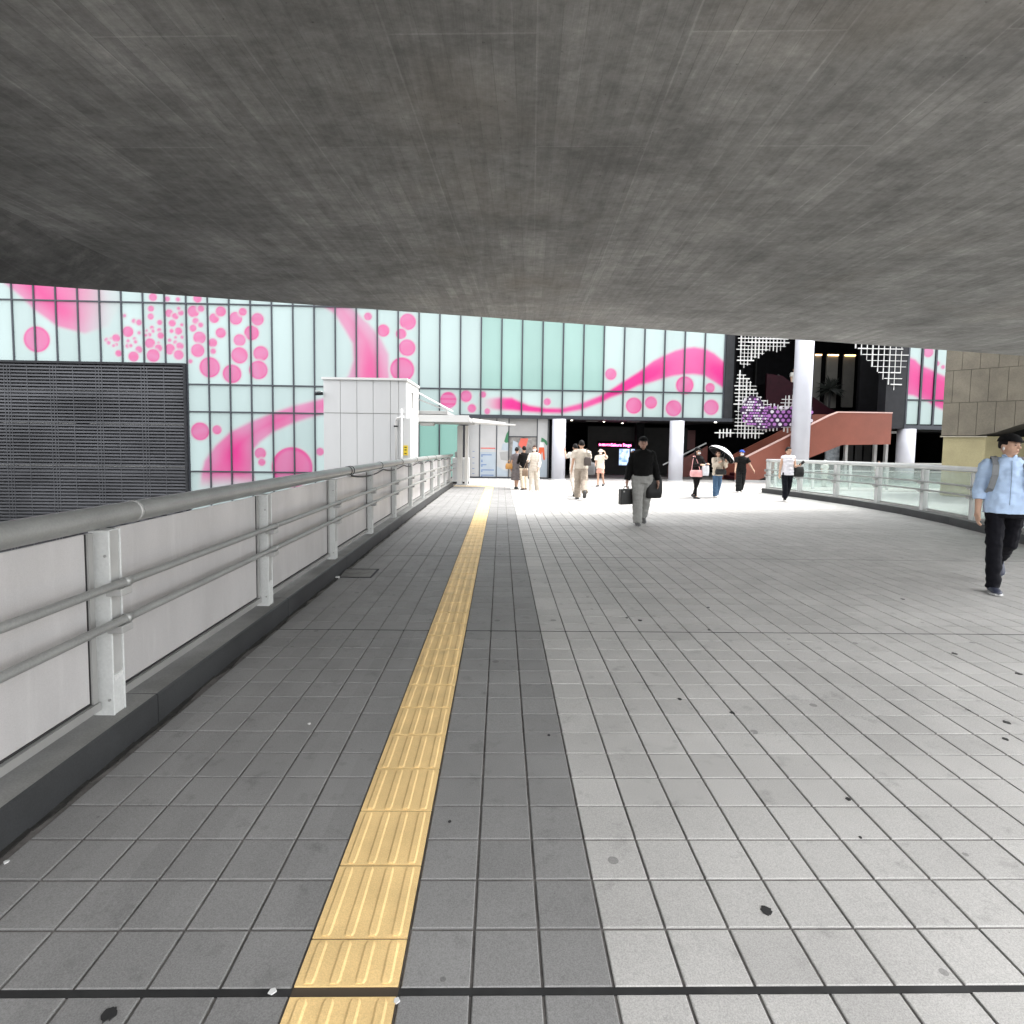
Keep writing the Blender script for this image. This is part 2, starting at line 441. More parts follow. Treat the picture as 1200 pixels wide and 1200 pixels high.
# --- gum marks and a black scuff on the tiles
for i, (gx, gy, r) in enumerate(((.9, 1.77, .028), (1.1, 3.32, .02), (1.35, 3.15, .022), (1.54, 2.36, .016), (2.87, 3.05, .028), (2.7, 2.87, .022), (1.44, 2.12, .009),
        (-.19, 2.21, .01), (1.23, 4.84, .03), (3.42, 4.1, .03), (1.13, 4.91, .018), (-1.03, 1.44, .032), (.27, 2.89, .012), (3.57, 3.73, .03), (1.98, 5.25, .02), (1.75, 4.6, .02), (4.1, 5.6, .03))):
    n = 22; mb = MB(); pr = [(gx+r*cos(2*pi*q/n)*(.8+.35*noise.noise(Vector((q*.55, i*3.1, 0)))+random.uniform(-.06, .06)), gy+r*1.2*sin(2*pi*q/n)*(.8+.45*noise.noise(Vector((q*.6, i*1.7, 5)))+random.uniform(-.06, .06))) for q in range(n)]
    pr = [(gx+(a_-gx)*.72, gy+(b_-gy)*.72) for a_, b_ in pr]; mb.prism(pr, 'z', fz(gy)-.001, fz(gy)+.0025); mb.build('gum_mark', M['gum'], pavement)
for i, (gx, gy) in enumerate(((-.62, 1.5), (-1.77, 1.99), (-1.02, 3.0), (-.27, 1.47))):
    MB().prism([(gx+.010*cos(q*1.2)*random.uniform(.6, 1.3), gy+.010*sin(q*1.2)*random.uniform(.6, 1.3)) for q in range(5)], 'z', fz(gy), fz(gy)+.004).build('paper_scrap', M['white'], pavement)

# --- kerbs
def kerb_stones(name, parent, pts, w, joints_every=1):
    """pts: inner edge polyline; one stone for each segment, mitred"""
    n = len(pts)
    def off(i, d):
        a = Vector(pts[max(i-1, 0)]); b = Vector(pts[min(i+1, n-1)]); t = (b-a).normalized(); nrm = Vector((-t.y, t.x))
        return Vector(pts[i]) + nrm*d
    for i in range(n-1):
        a, b = Vector(pts[i]), Vector(pts[i+1]); t = (b-a).normalized()*.003
        m = 4; rings = []
        for q in range(m+1):
            f = q/m
            p = (a+t).lerp(b-t, f); o_ = off(i, w).lerp(off(i+1, w), f)
            z = fz(p.y)
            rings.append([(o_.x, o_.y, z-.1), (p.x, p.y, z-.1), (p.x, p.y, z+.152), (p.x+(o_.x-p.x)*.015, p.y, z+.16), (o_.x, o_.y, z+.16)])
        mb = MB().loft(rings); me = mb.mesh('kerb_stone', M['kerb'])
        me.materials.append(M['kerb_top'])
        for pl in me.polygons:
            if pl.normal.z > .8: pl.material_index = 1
        link('kerb_stone', me, parent)
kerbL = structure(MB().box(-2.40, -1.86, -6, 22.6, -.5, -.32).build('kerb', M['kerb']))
SP = 1.875; Y0 = 2.81
kerb_stones('kerb', kerbL, [(-1.835, Y0+.2+SP*k) for k in range(-4, 11)], .56)
RP = [(9.28, 19.95), (9.5, 17.6), (9.6, 15.2), (9.5, 13.2), (9.2, 11.4), (8.8, 9.8), (8.25, 8.2), (7.55, 6.6)]
kerbR = structure(MB().box(9.65, 9.85, 7, 19.9, -.6, -.3).build('kerb_right', M['kerb']))
kerb_stones('kerb', kerbR, RP, .5)

# --- drain cover by the left kerb
dr = thing('drain_cover', 'square grey metal drain cover set in the dark tiles beside the left kerb', 'drain cover', (-1.64, 6.5, fz(6.5)))
MB().box(-1.82, -1.46, 6.32, 6.70, fz(6.5)-.01, fz(6.5)+.004).build('plate', plain('drain_plate', (.16, .155, .145), .55, .4, var=.3, vscale=9), dr)
fr = MB()
for a in ((-1.84, -1.82, 6.30, 6.72), (-1.46, -1.44, 6.30, 6.72), (-1.82, -1.46, 6.30, 6.32), (-1.82, -1.46, 6.70, 6.72)): fr.box(*a, fz(6.5)-.01, fz(6.5)+.007)
fr.build('frame', M['charcoal'], dr)
MB().box(-1.83, -1.79, 6.27, 6.295, fz(6.5)-.01, fz(6.5)+.02).build('lifting_tab', M['white'], dr)

# ================================================================== OVERPASS
def edge_y(x): return 11.83 + .2515*(x-.19) if x > -5.5 else 10.40 + 3.2*(x+5.5)
ovp = thing('concrete_overpass', 'huge board-marked grey concrete overpass spanning low over the walkway', 'overpass', (0, 5, 4))
BACK = 13.7
SOF = 4.0
def back_y(x): return edge_y(0)-BACK+.2515*x if -5.5 < x < 0 else (edge_y(0)-BACK+.76*x if x >= 0 else edge_y(-5.49)-BACK)  # unseen rear edge, tapered to the right to admit light under the deck
def sof_z(x): return SOF if x > -5.5 else SOF-.62*(-5.5-x)
xs = [-7.6, -7, -6.2, -5.5, 0, 6, 14, 18, 22]
for part, stations, mt in (('haunch', xs[:4], 'concrete_dark'), ('deck', xs[3:], 'concrete')):
  mb = MB(); rings = []
  for x in stations:
    ya, yb = min(back_y(x), edge_y(x)-.6), edge_y(x); z = sof_z(x)
    rings.append([(x, ya, z+1.5), (x, ya, z+.04), (x, ya+.04, z), (x, yb-.04, z), (x, yb, z+.04), (x, yb, z+1.5)])
  mb.loft(rings); mb.build(part, M[mt], ovp)
MB().box(-9.4, -7.61, -1.0, 2.8, -6.5, SOF+1.5).build('pier', M['concrete'], ovp)  # unseen pier, kept narrow so light comes in from the left
for f, s0, s1 in ((edge_y, -.3, -.06), (back_y, .06, .3)):
    mb = MB(); rings = []
    for x in ((-5.5, 22) if f is edge_y else (-5.5, 0, 22)):
        rings.append([(x, f(x+.001)+s0, SOF+1.5), (x, f(x+.001)+s1, SOF+1.5), (x, f(x+.001)+s1, SOF+2.4), (x, f(x+.001)+s0, SOF+2.4)])
    mb.loft(rings).build('parapet', M['concrete'], ovp)

# ================================================================== GUARDRAILS
def rail_curve(pts_fn, y0, y1, n): return [pts_fn(y0+(y1-y0)*i/n) for i in range(n+1)]
gl = thing('guardrail', 'grey steel guardrail with satin metal panels along the left edge of the walkway', 'railing', (-1.96, 10, .16+fz(10)))
PY = [Y0+SP*k for k in range(-1, 11)]
def post_main():
    mb = MB()
    mb.box(-.05, .05, -.045, -.035, 0, .925).box(-.05, .05, .035, .045, 0, .925).box(-.02, .041, -.035, .035, .2, .925).box(-.045, .046, -.035, .035, 0, .2)
    return mb
pm = post_main().mesh('post', M['post'])
ch = MB().box(.041, .0425, -.033, .033, .205, .92).mesh('channel', M['post_in'])
brm = MB().prism([(-.035, -.03), (.035, -.03), (.035, .02), (.02, .02), (.0, .0), (-.035, .0)], 'y', -.02, .02)
brm = MB().box(.03, .105, -.05, .035, -.055, -.018).box(.06, .075, -.012, .012, -.03, .0)
brm = brm.mesh('rail_bracket', M['post_in'])
bolt_me = MB().tube([(0, 0, 0), (0, -.006, 0)], .007, 8).mesh('bolt', M['rail'])
clm = MB().tube([(.0, -.02, 0), (.0, .02, 0)], .0245, 12).mesh('clamp', M['rail'], True)
for i, y in enumerate(PY):
    z = fz(y)+.16
    p = link('post', pm, gl, .003); p.location = (-1.95, y, z)
    for nm, me in (('channel', ch),):
        c = link(nm, me, p, local=True)
    for hz, dx in ((.655, .0), (.47, .0)):
        b = link('rail_bracket', brm, p, .004, local=True); b.location = (0, 0, hz)
        c = link('clamp', clm, p, local=True); c.location = (.085, .02, hz+.005)
    for bxx, bz in ((-.032, .80), (.03, .80), (-.032, .08), (.03, .08)):
        c = link('bolt', bolt_me, p, local=True); c.location = (bxx, -.045, bz)
    if i == 1:
        mb = MB()
        for q in range(4): mb.box(.0465, .0475, -.028+q*.016, -.018+q*.016, .17+.003*q, .187+.003*q)
        mb.build('reflective_mark', M['white'], p, local=True)
top = rail_curve(lambda y: (-1.965, y, fz(y)+1.145), -1.2, 22.7, 60)
MB().tube(top, .056, 20).build('top_rail', M['rail'], gl, True)
for k in range(0, 8):
    y = 3.05+3.75*k if k else 3.05
    MB().tube([(-1.965, y-.012, fz(y)+1.145), (-1.965, y+.012, fz(y)+1.145)], .0585, 20).build('rail_joint', M['post_in'], gl, True)
for hz in (.82, .635):
    MB().tube(rail_curve(lambda y: (-1.865, y, fz(y)+hz), -1.0, 22.9, 60), .0205, 12).build('mid_rail', M['rail'], gl, True)
for a, b in zip(PY[:-1], PY[1:]):
    a += .055; b -= .055; za, zb = fz(a)+.16, fz(b)+.16
    def bx(x0, x1, yA, yB, h0, h1):
        A = (yA-a)/(b-a); B = (yB-a)/(b-a); zA = za+(zb-za)*A; zB = za+(zb-za)*B
        return MB().quadbox(((x0, yA, zA+h0), (x1, yA, zA+h0), (x1, yB, zB+h0), (x0, yB, zB+h0)), ((x0, yA, zA+h1), (x1, yA, zA+h1), (x1, yB, zB+h1), (x0, yB, zB+h1)))
    pn = bx(-1.985, -1.975, a+.04, b-.05, .09, .915).build('panel', M['panel'], gl)
    bx(-1.99, -1.955, a, b, .035, .075).build('panel_frame', M['frame'], pn)
    bx(-1.985, -1.96, a, a+.03, .08, .915).build('panel_frame', M['frame'], pn)
    bx(-1.985, -1.96, b-.045, b-.012, .08, .915).build('panel_frame', M['frame'], pn)
    bx(-1.98, -1.97, b-.047, b-.0455, .08, .915).build('gasket', M['black'], pn)
    bx(-1.98, -1.973, a+.02, b-.02, .077, .088).build('gasket', M['black'], pn)
# cable strapped to the rail
cab = thing('cable', 'black cable sagging from ties under the top of the left guardrail', 'cable', (-1.95, 10, fz(10)+1.09))
pts = []
for i in range(90):
    y = 7.3+i*.16; s = abs(sin((y-7.3)*pi/1.9)); pts.append((-1.915+.012*sin(y*3), y, fz(y)+1.085-.055*s))
MB().tube(pts, .011, 8).build('cord', M['black'], cab, True)
for y in (7.3, 7.42, 9.2, 11.1, 13.0, 14.9, 16.8): MB().tube([(-1.965, y-.01, fz(y)+1.145), (-1.965, y+.012, fz(y)+1.145)], .062, 16).build('tie', M['black'], cab, True)

# right guardrail with clear panels
gr = thing('guardrail', 'curved guardrail with greenish glass panels along the right edge of the walkway', 'railing', (9.4, 14, .16+fz(14)))
def rp_at(s):
    """point along RP polyline by parameter (catmull)"""
    n = len(RP)-1; s = max(0, min(s, n-1e-6)); i = int(s); t = s-i
    p = [Vector(RP[max(0, min(n, i+k))]) for k in (-1, 0, 1, 2)]
    return .5*((2*p[1]) + (-p[0]+p[2])*t + (2*p[0]-5*p[1]+4*p[2]-p[3])*t*t + (-p[0]+3*p[1]-3*p[2]+p[3])*t**3)
def rp_off(s, d):
    a = rp_at(s-.02); b = rp_at(s+.02); t = (b-a).normalized(); return rp_at(s)+Vector((-t.y, t.x))*d
seq = [rp_off(i/40*(len(RP)-1), .17) for i in range(41)]
acc = [0]
for a, b in zip(seq[:-1], seq[1:]): acc.append(acc[-1]+(b-a).length)
def along(dist, d=0):
    for i in range(40):
        if acc[i+1] >= dist or i == 39:
            t = (dist-acc[i])/(acc[i+1]-acc[i]); p = seq[i].lerp(seq[i+1], t); tg = (seq[i+1]-seq[i]).normalized(); return p+Vector((-tg.y, tg.x))*d, tg
npost = 8; stepR = acc[-1]/(npost-.4)
for k in range(npost):
    p, tg = along(.1+k*stepR); z = fz(p.y)+.16
    o = link('post', pm, gr, .003); o.location = (p.x, p.y, z); o.rotation_euler = (0, 0, atan2(tg.y, tg.x)+pi/2+pi); o.scale = (1.1, 1.5, 1)
    for hz in (.655, .47):
        b = link('rail_bracket', brm, o, local=True); b.location = (0, 0, hz)
    if k == 4:
        MB().box(-.03, .03, -.048, -.046, .1, .85).build('reflective_strip', M['white'], o, local=True)
    if k < npost-1:
        q, tq = along(.1+(k+1)*stepR)
        mb = MB(); rg = []
        for f in (.06, .3, .5, .7, .94):
            c, t_ = along(.1+(k+f)*stepR); nn = Vector((-t_.y, t_.x)); z = fz(c.y)+.16
            a1 = c+nn*.02; a2 = c+nn*.032
            rg.append([(a1.x, a1.y, z+.06), (a2.x, a2.y, z+.06), (a2.x, a2.y, z+.92), (a1.x, a1.y, z+.92)])
        mb.loft(rg).build('glass_panel', M['glass'], gr)
        rg = [[(x_, y_, z_+(-.035 if i_ > 1 else 0)) for i_, (x_, y_, z_) in enumerate(((r[0][0]-.02, r[0][1], r[0][2]), (r[1][0]+.02, r[1][1], r[1][2]), (r[1][0]+.02, r[1][1], r[1][2]), (r[0][0]-.02, r[0][1], r[0][2])))] for r in rg]
        MB().loft(rg).build('glass_shoe', M['frame'], gr)
MB().tube([(*along(acc[-1]*i/40)[0], fz(along(acc[-1]*i/40)[0].y)+1.145) for i in range(41)], .056, 16).build('top_rail', M['white'] if False else plain('rail_light', (.55, .56, .55), .38, .3, var=.06), gr, True)
for hz in (.82, .635):
    MB().tube([(*along(acc[-1]*i/40, -.085)[0], fz(along(acc[-1]*i/40)[0].y)+hz) for i in range(41)], .0205, 10).build('mid_rail', M['rail'], gr, True)

# ================================================================== GLASS FACADE (local frame: u along, w up; plane through (0,26) turned 1 degree)
FA = radians(1.0)
U0, DU = -21.43, .9303
fac = thing('glass_facade', 'long glass facade printed with pink bubbles and waves on pale mint', 'facade', (0, 26, 0), FA)
CIRC = [(-20.45,5.64,.56),(-15.41,7.57,.17),(-14.8,7.51,.11),(-14.34,7.5,.09),(-13.49,7.56,.18),(-16.66,6.74,.07),(-15.51,7.07,.13),(-15.53,6.73,.13),(-16.26,6.52,.09),(-16.04,6.46,.12),(-16.53,6.05,.23),(-15.15,6.48,.11),(-15.49,6.24,.09),(-15.45,6.09,.07),(-15.72,6.11,.05),(-15.18,6.15,.09),(-14.73,6.89,.17),(-14.47,6.76,.14),(-14.23,6.92,.12),(-14.32,7.11,.07),(-14.61,6.46,.15),(-14.2,6.4,.07),(-14.35,6.12,.16),(-14.65,6.12,.09),(-14.2,5.86,.07),(-16.05,6.01,.07),(-16.26,5.75,.07),(-16.22,5.61,.07),(-16.54,5.64,.07),(-15.61,5.93,.09),(-15.77,5.91,.06),(-15.12,5.91,.14),(-15.23,5.59,.06),(-14.74,5.71,.08),(-14.48,5.84,.06),(-14.49,5.62,.09),(-14.3,5.46,.16),(-14.74,5.32,.23),(-14.36,5.08,.21),(-15.59,5.56,.22),(-15.23,5.36,.16),(-15.47,5.03,.28),(-16.08,5.28,.15),(-16.32,4.97,.22),(-16.56,5.43,.09),(-16.42,5.45,.07),(-17.46,5.67,.09),(-17.37,5.55,.08),(-17.27,5.75,.05),(-17.05,5.76,.17),(-17.05,5.48,.07),(-17.17,5.43,.06),(-16.96,5.1,.14),(-13.68,6.99,.25),(-13.35,7.12,.14),(-13.59,6.57,.14),(-13.38,6.41,.11),(-13.71,6.26,.15),(-13.44,5.85,.27),(-13.53,5.29,.29),(-13.86,4.81,.09),(-13.02,4.56,.45),(-12.78,6.72,.21),(-12.49,7.02,.22),(-12.51,6.08,.22),(-12.87,5.64,.19),(-12.86,5.27,.12),(-11.84,6.73,.28),(-11.53,7.02,.17),(-11.16,6.11,.32),(-11.69,5.78,.26),(-11.71,5.11,.36),(-12.05,4.29,.41),(-10.89,6.71,.27),(-10.77,5.21,.33),(-10.89,4.48,.41),(-13.5,1.71,.4),(-12.76,1.79,.2),(-10.86,.76,.25),(-10.8,.36,.16),(-9.45,.15,.91),(-8.2,.87,.17),(-6.03,6.94,.17),(-5.35,6.33,.27),(-4.26,6.74,.36),(-4.56,6.2,.23),(-4.29,5.59,.37),(-4.51,4.62,.54),(-2.43,3.28,.37),(-1.63,3.47,.26),(-1.36,2.93,.19),(-.86,3.56,.14),(-.66,2.81,.13),(2.07,3.28,.16),(4.96,4.58,.26),(6.06,3.17,.37),(6.85,3.32,.28),(7.91,3.08,.37),(8.39,4.14,.41),(9.58,4.04,.22),(9.66,3.15,.35),(19.79,5.87,.24),(20.26,5.35,.11),(20.54,5.19,.09)]
B1 = [(-22.4,8.6),(-17.2,8.6),(-16.9,7.29),(-17.4,6.3),(-18.37,5.95),(-19.54,6.22),(-20.51,6.93),(-21.03,7.47)]
B2 = [(-7.6,3.35),(-8.09,3.24),(-9.42,2.89),(-10.37,2.54),(-11.32,2.14),(-12.17,1.7),(-12.84,1.07),(-13.33,.39),(-13.48,-.19),(-13.54,-.8),(-11.05,-.8),(-11.26,-.06),(-11.19,.9),(-10.86,1.29),(-10.28,1.73),(-9.33,2.17),(-8.09,2.58),(-7.6,2.7)]
B3 = [(-8.4,7.6),(-7.1,7.6),(-6.64,7.19),(-6.08,6.69),(-5.51,6.04),(-5.13,5.29),(-5.08,4.34),(-5.23,3.58),(-7.42,3.54),(-6.89,4.31),(-6.67,4.98),(-6.7,5.73),(-7.02,6.29),(-7.49,7.03)]
WAVE = [(-1.09,3.34,2.95),(-.16,3.43,2.89),(.46,3.44,2.86),(.85,3.26,2.83),(1.24,3.11,2.8),(2.02,3.0,2.77),(2.73,3.0,2.77),(3.63,3.24,2.94),(4.56,3.63,3.29),(4.98,3.89,3.51),(5.56,4.28,3.72),(6.23,4.71,4.08),(6.9,5.22,4.26),(7.41,5.48,4.44),(7.91,5.7,4.57),(8.33,5.82,4.62),(8.76,5.88,4.65),(9.28,5.81,4.6),(9.71,5.61,4.35),(10.25,5.2,4.02),(10.9,4.6,3.5)]
WAVE2 = [(18.5,5.75,3.95),(19.2,5.5,3.85),(19.45,5.25,3.75),(19.9,5.1,3.6),(20.2,4.95,3.4),(20.7,4.75,3.2),(23,4,2.6)]
PINK = np.array((.50, .035, .19)); PINK2 = np.array((.46, .125, .275)); WHITE = np.array((.38, .405, .40))
def poly_sd(px, py, poly):
    """signed distance to a polygon, negative inside"""
    d = np.full(px.shape, 1e9); ins = np.zeros(px.shape, bool)
    n = len(poly)
    for i in range(n):
        ax, ay = poly[i]; bx_, by_ = poly[(i+1) % n]; ex, ey = bx_-ax, by_-ay
        t = np.clip(((px-ax)*ex+(py-ay)*ey)/(ex*ex+ey*ey), 0, 1)
        d = np.minimum(d, np.hypot(px-ax-t*ex, py-ay-t*ey))
        c = ((ay > py) != (by_ > py)) & (px < (bx_-ax)*(py-ay)/(by_-ay+1e-12)+ax); ins ^= c
    return np.where(ins, -d, d)
def sstep(a, b, x): t = np.clip((x-a)/(b-a), 0, 1); return t*t*(3-2*t)
rc = random.Random(3)
cstyle = [(rc.uniform(.2, .8), rc.uniform(0, 6.3), rc.uniform(3, 9)) for _ in CIRC]
def print_colour(u, z, base):
    c = np.tile(base, (len(u), 1)).astype(float); hit = np.zeros(len(u))
    def lay(alpha, col):
        nonlocal c
        c = c*(1-alpha[:, None]) + col*alpha[:, None]
    for poly, lo, hi in ((B1, .72, .95), (B2, .8, 1), (B3, .6, .9)):
        sd = poly_sd(u, z, poly); a = sstep(.20, .0, sd)
        if a.max() <= 0: continue
        lay(a*.6, WHITE)
        a = sstep(.10, -.10, sd); g = sstep(0, -.8, sd)
        g = g*.6+.4*(.5+.5*np.sin(u*2.1+z*1.7))
        if poly is B1: a = a*sstep(-16.9, -19.3, u)
        if poly is B2: a = a*sstep(-.95, -.05, z)
        colr = PINK2[None, :]*(1-g[:, None])+PINK[None, :]*g[:, None]
        lay(a*(lo+(hi-lo)*g), colr); hit = np.maximum(hit, a)
    for W in (WAVE, WAVE2):
        wx = [w[0] for w in W]
        m = (u > wx[0]) & (u < wx[-1])
        if m.any():
            t = np.interp(u, wx, [w[1] for w in W]); b = np.interp(u, wx, [w[2] for w in W])
            sd = np.maximum(z-t, b-z); sd = np.where(m, sd, 9)
            lay(sstep(.2, 0, sd)*.6, WHITE)
            f = np.clip((z-b)/(t-b+1e-6), 0, 1); g = .35+.65*np.clip(1.6*np.sin(pi*f)*(.6+.4*np.sin(u*1.3)), 0, 1)
            fade = sstep(-1.1, .3, u) if W is WAVE else 1
            lay(sstep(.09, -.09, sd)*fade, PINK2[None, :]*(1-g[:, None])+PINK[None, :]*g[:, None]); hit = np.maximum(hit, sstep(.2, 0, sd))
    for (cu, cz, r), (g0, ph, fr) in zip(CIRC, cstyle):
        d = np.hypot(u-cu, z-cz)
        if d.min() > r+.2: continue
        lay(sstep(r+.14, r+.01, d)*.75, WHITE)
        a = sstep(r+.035, r-.035, d)
        band = .5+.5*np.sin(((u-cu)*cos(ph)+(z-cz)*sin(ph))*fr/max(r, .15)*.6+ph)
        rim = sstep(r*.75, r*.95, d)
        g = np.clip(g0*.5+.35*band+.25*rim, 0, 1)
        if (cu, cz) == (-2.43, 3.28): g = .25+.7*(np.sin((z-cz)*26) > 0)
        lay(a*(.86+.12*rim), PINK2[None, :]*(1-g[:, None])+PINK[None, :]*g[:, None]); hit = np.maximum(hit, sstep(r+.16, r, d))
    return c, hit
MINT = np.array((.36, .445, .437)); MINT2 = np.array((.245, .375, .345)); AQUA = np.array((.20, .36, .315))
def pane(parent, ua, ub, za, zb, base, res=.045):
    nu = max(2, int((ub-ua)/res)); nz_ = max(2, int((zb-za)/res))
    U, Z = np.meshgrid(np.linspace(ua, ub, nu+1), np.linspace(za, zb, nz_+1))
    col, hit = print_colour(U.ravel(), Z.ravel(), base)
    if hit.max() < .01:
        nu = nz_ = 1; U, Z = np.meshgrid([ua, ub], [za, zb]); col = np.tile(base, (4, 1))
    N = (nu+1)*(nz_+1); T = .03
    v = [(float(a), 0., float(b)) for a, b in zip(U.ravel(), Z.ravel())]
    f = [(j*(nu+1)+i, j*(nu+1)+i+1, (j+1)*(nu+1)+i+1, (j+1)*(nu+1)+i) for j in range(nz_) for i in range(nu)]
    # solid pane: back face and edges
    k = len(v); v += [(ua, T, za), (ub, T, za), (ub, T, zb), (ua, T, zb)]; f.append((k+3, k+2, k+1, k))
    c0, c1, c2, c3 = 0, nu, N-1, N-1-nu
    f += [(k, k+1, c1, c0) if nu == 1 else tuple([k, k+1]+list(range(nu, -1, -1))), tuple([k+3]+list(range(c3, c2+1))+[k+2])]
    f += [tuple([k+3, k]+[j*(nu+1) for j in range(nz_+1)]), tuple([k+1, k+2]+[j*(nu+1)+nu for j in range(nz_, -1, -1)])]
    me = bpy.data.meshes.new('pane'); me.from_pydata(v, [], f)
    at = me.color_attributes.new('Col', 'FLOAT_COLOR', 'POINT')
    arr = np.ones((len(v), 4), np.float32); arr[:N, :3] = col; arr[N:, :3] = base
    at.data.foreach_set('color', arr.ravel()); me.materials.append(M['print'])
    o = bpy.data.objects.new('pane', me); COL.objects.link(o); o.parent = parent
    o.rotation_euler = (random.gauss(0, .003), 0, random.gauss(0, .004)); o.location = (0, 0, 0)
    # keep the small tilt about the pane's own middle
    c = Vector(((ua+ub)/2, 0, (za+zb)/2)); R = o.rotation_euler.to_matrix(); o.location = c - R @ c
    return o
def ubox(name, mat, parent, ua, ub, wa, wb, za, zb):
    o = MB().box(ua, ub, wa, wb, za, zb).build(name, mat, parent, local=True); return o
LV_TOP = 4.66
for i in range(-8, 34):
    ua, ub = U0+DU*i, U0+DU*(i+1)
    if i < 8: rows = [(7.36, 9.3), (LV_TOP, 7.30)]
    elif i < 19: rows = [(7.36, 9.3), (3.83, 7.30), (2.62, 3.77), (-.05, 2.56), (-2.7, -.11), (-5.3, -2.76)]
    elif i < 21: rows = [(7.36, 9.3), (3.83, 7.30), (2.62, 3.77), (-.2, 2.56)]
    else: rows = [(7.36, 9.3), (3.83, 7.30), (2.66, 3.77)]
    for za, zb in rows:
        base = MINT*(1+random.uniform(-.07, .07))
        if 22 <= i <= 27 and zb == 7.30: base = MINT2*(1+random.uniform(-.03, .03))
        if i in (19, 20) and zb == 2.56: base = AQUA
        if zb == 3.77 and i < 21: base = MINT*.97
        pane(fac, ua+.03, ub-.03, za, zb, base)
for i in range(-8, 35):
    uc = U0+DU*i
    zb = LV_TOP-.2 if i < 8 else (-5.4 if i < 20 else 2.6)
    if i == 8: zb = -5.4
    if i in (20, 21): zb = -.2
    ubox('mullion', M['mull'], fac, uc-.03, uc+.03, -.05, .08, zb, 9.4)
ur = U0+DU*34
for za, ua, ub in ((7.33, U0-8*DU, ur), (3.80, U0+8*DU, ur), (2.59, U0+8*DU, U0+21*DU), (-.08, U0+8*DU, U0+19*DU), (-2.73, U0+8*DU, U0+19*DU)):
    ubox('transom', M['mull'], fac, ua, ub, -.045, .075, za-.03, za+.03)
ubox('bottom_fascia', M['mull'], fac, U0+21*DU, ur+.45, -.07, .3, 2.50, 2.655)
ubox('end_fascia', M['charcoal'], fac, ur+.04, ur+.42, -.08, .4, 2.66, 9.4)
ubox('dark_pier', M['charcoal'], fac, U0+21*DU+.03, U0+21*DU+.34, -.05, .4, PLAZA, 2.50)
ubox('backing_wall', M['dark2'], fac, U0-8*DU, ur+.4, .42, .5, 2.7, 9.3)

# second printed facade beyond the red stair
fac2 = thing('glass_facade', 'narrow pink and mint printed glass facade between the dark atrium and the stone wall', 'facade', (0, 26, 0), FA)
for i in range(5):
    ua = 18.86+i*.66
    pane(fac2, ua+.05, ua+.60, 3.68, 7.3, MINT); pane(fac2, ua+.05, ua+.60, 2.52, 3.60, MINT)
    ubox('mullion', M['mull'], fac2, ua-.04, ua+.04, -.06, .1, 2.45, 7.4)
ubox('transom', M['mull'], fac2, 18.9, 22.2, -.04, .08, 3.61, 3.67)
ubox('bottom_fascia', M['mull'], fac2, 18.8, 22.2, -.07, .3, 2.28, 2.47)
ubox('side_fascia', M['charcoal'], fac2, 17.85, 18.80, -.05, .5, 2.3, 8.6)

# ================================================================== LOUVRE SCREEN
lv = thing('louvre_screen', 'dark grey slatted louvre wall below the printed glass at far left', 'louvre wall', (0, 26, 0), FA)
lu0, lu1 = -29, -14.03
ubox('backing', M['louvre_back'], lv, lu0, lu1, .02, .2, -5.5, 4.6)
ubox('frame', M['charcoal'], lv, lu0, lu1, -.16, .18, 4.60, 4.70)
ubox('frame', M['charcoal'], lv, lu1-.08, lu1, -.18, .2, -5.5, 4.60)
sl_me = MB().quadbox(((lu0, -.10, -.045), (lu1-.1, -.10, -.045), (lu1-.1, -.02, .0), (lu0, -.02, .0)), ((lu0, -.10, .02), (lu1-.1, -.10, .02), (lu1-.1, -.02, .06), (lu0, -.02, .06))).mesh('slat', M['louvre'])
z = 4.52; k = 0
while z > -2.9:
    o = bpy.data.objects.new('slat', sl_me); COL.objects.link(o); o.parent = lv; o.location = (0, 0, z); o.scale = (1, 1, 1.25 if k % 24 in (8, 9) else 1)
    z -= .145; k += 1
u = lu1-.95; k = 0
while u > lu0:
    for du in ((0, .14, .26) if k % 2 else (.0,)):
        ubox('upright', M['louvre'], lv, u+du-.012, u+du+.012, -.108, -.085, -5.5, 4.55)
    u -= .98; k += 1
for (a, b, za, zb, mt) in ((-22.3, -14.2, 3.32, 3.45, 'frame'), (-22.3, -14.2, .02, .14, 'frame'), (-18.9, -18.3, .9, 2.4, 'dark'), (-22.9, -22.1, 1.0, 2.4, 'dark'), (-22.3, -14.2, 1.9, 2.0, 'frame')):
    ubox('inner_beam', M[mt], lv, a, b, .0, .018, za, zb)

# ================================================================== TOWER AND CANOPY
tw = thing('service_tower', 'white panel-clad lift tower behind the left guardrail', 'tower', (-3.8, 17.1, -6))
TX0, TX1, TY0, TY1, TZ = -4.97, -2.67, 16.0, 18.35, 3.2
MB().box(TX0+.03, TX1-.03, TY0+.03, TY1, -6.5, TZ-.03).build('core', M['frame'], tw)
cuts = [TX0, -4.5, -4.04, -3.59, -3.11, -2.88, TX1]
for zb_, zt_ in ((-.3, 2.205), (2.225, TZ-.06)):
    for a, b in zip(cuts[:-1], cuts[1:]):
        MB().box(a+.006, b-.006, TY0, TY0+.029, zb_, zt_).build('wall_panel', M['cladding'], tw)
MB().box(TX0, TX1, TY0, TY0+.029, -6.5, -.32).build('wall_panel', M['cladding'], tw)
MB().box(TX1-.029, TX1, TY0+.031, 16.9, -6.5, TZ-.06).build('side_panel', M['white'], tw)
MB().box(TX1-.029, TX1, 17.3, TY1, -6.5, TZ-.06).build('side_panel', M['white'], tw)
MB().box(TX1-.029, TX1, 16.9, 17.3, 2.9, TZ-.06).build('side_panel', M['white'], tw)
MB().box(TX1-.12, TX1-.1, 16.9, 17.3, 2.42, 2.9).build('window', M['frame'], tw)
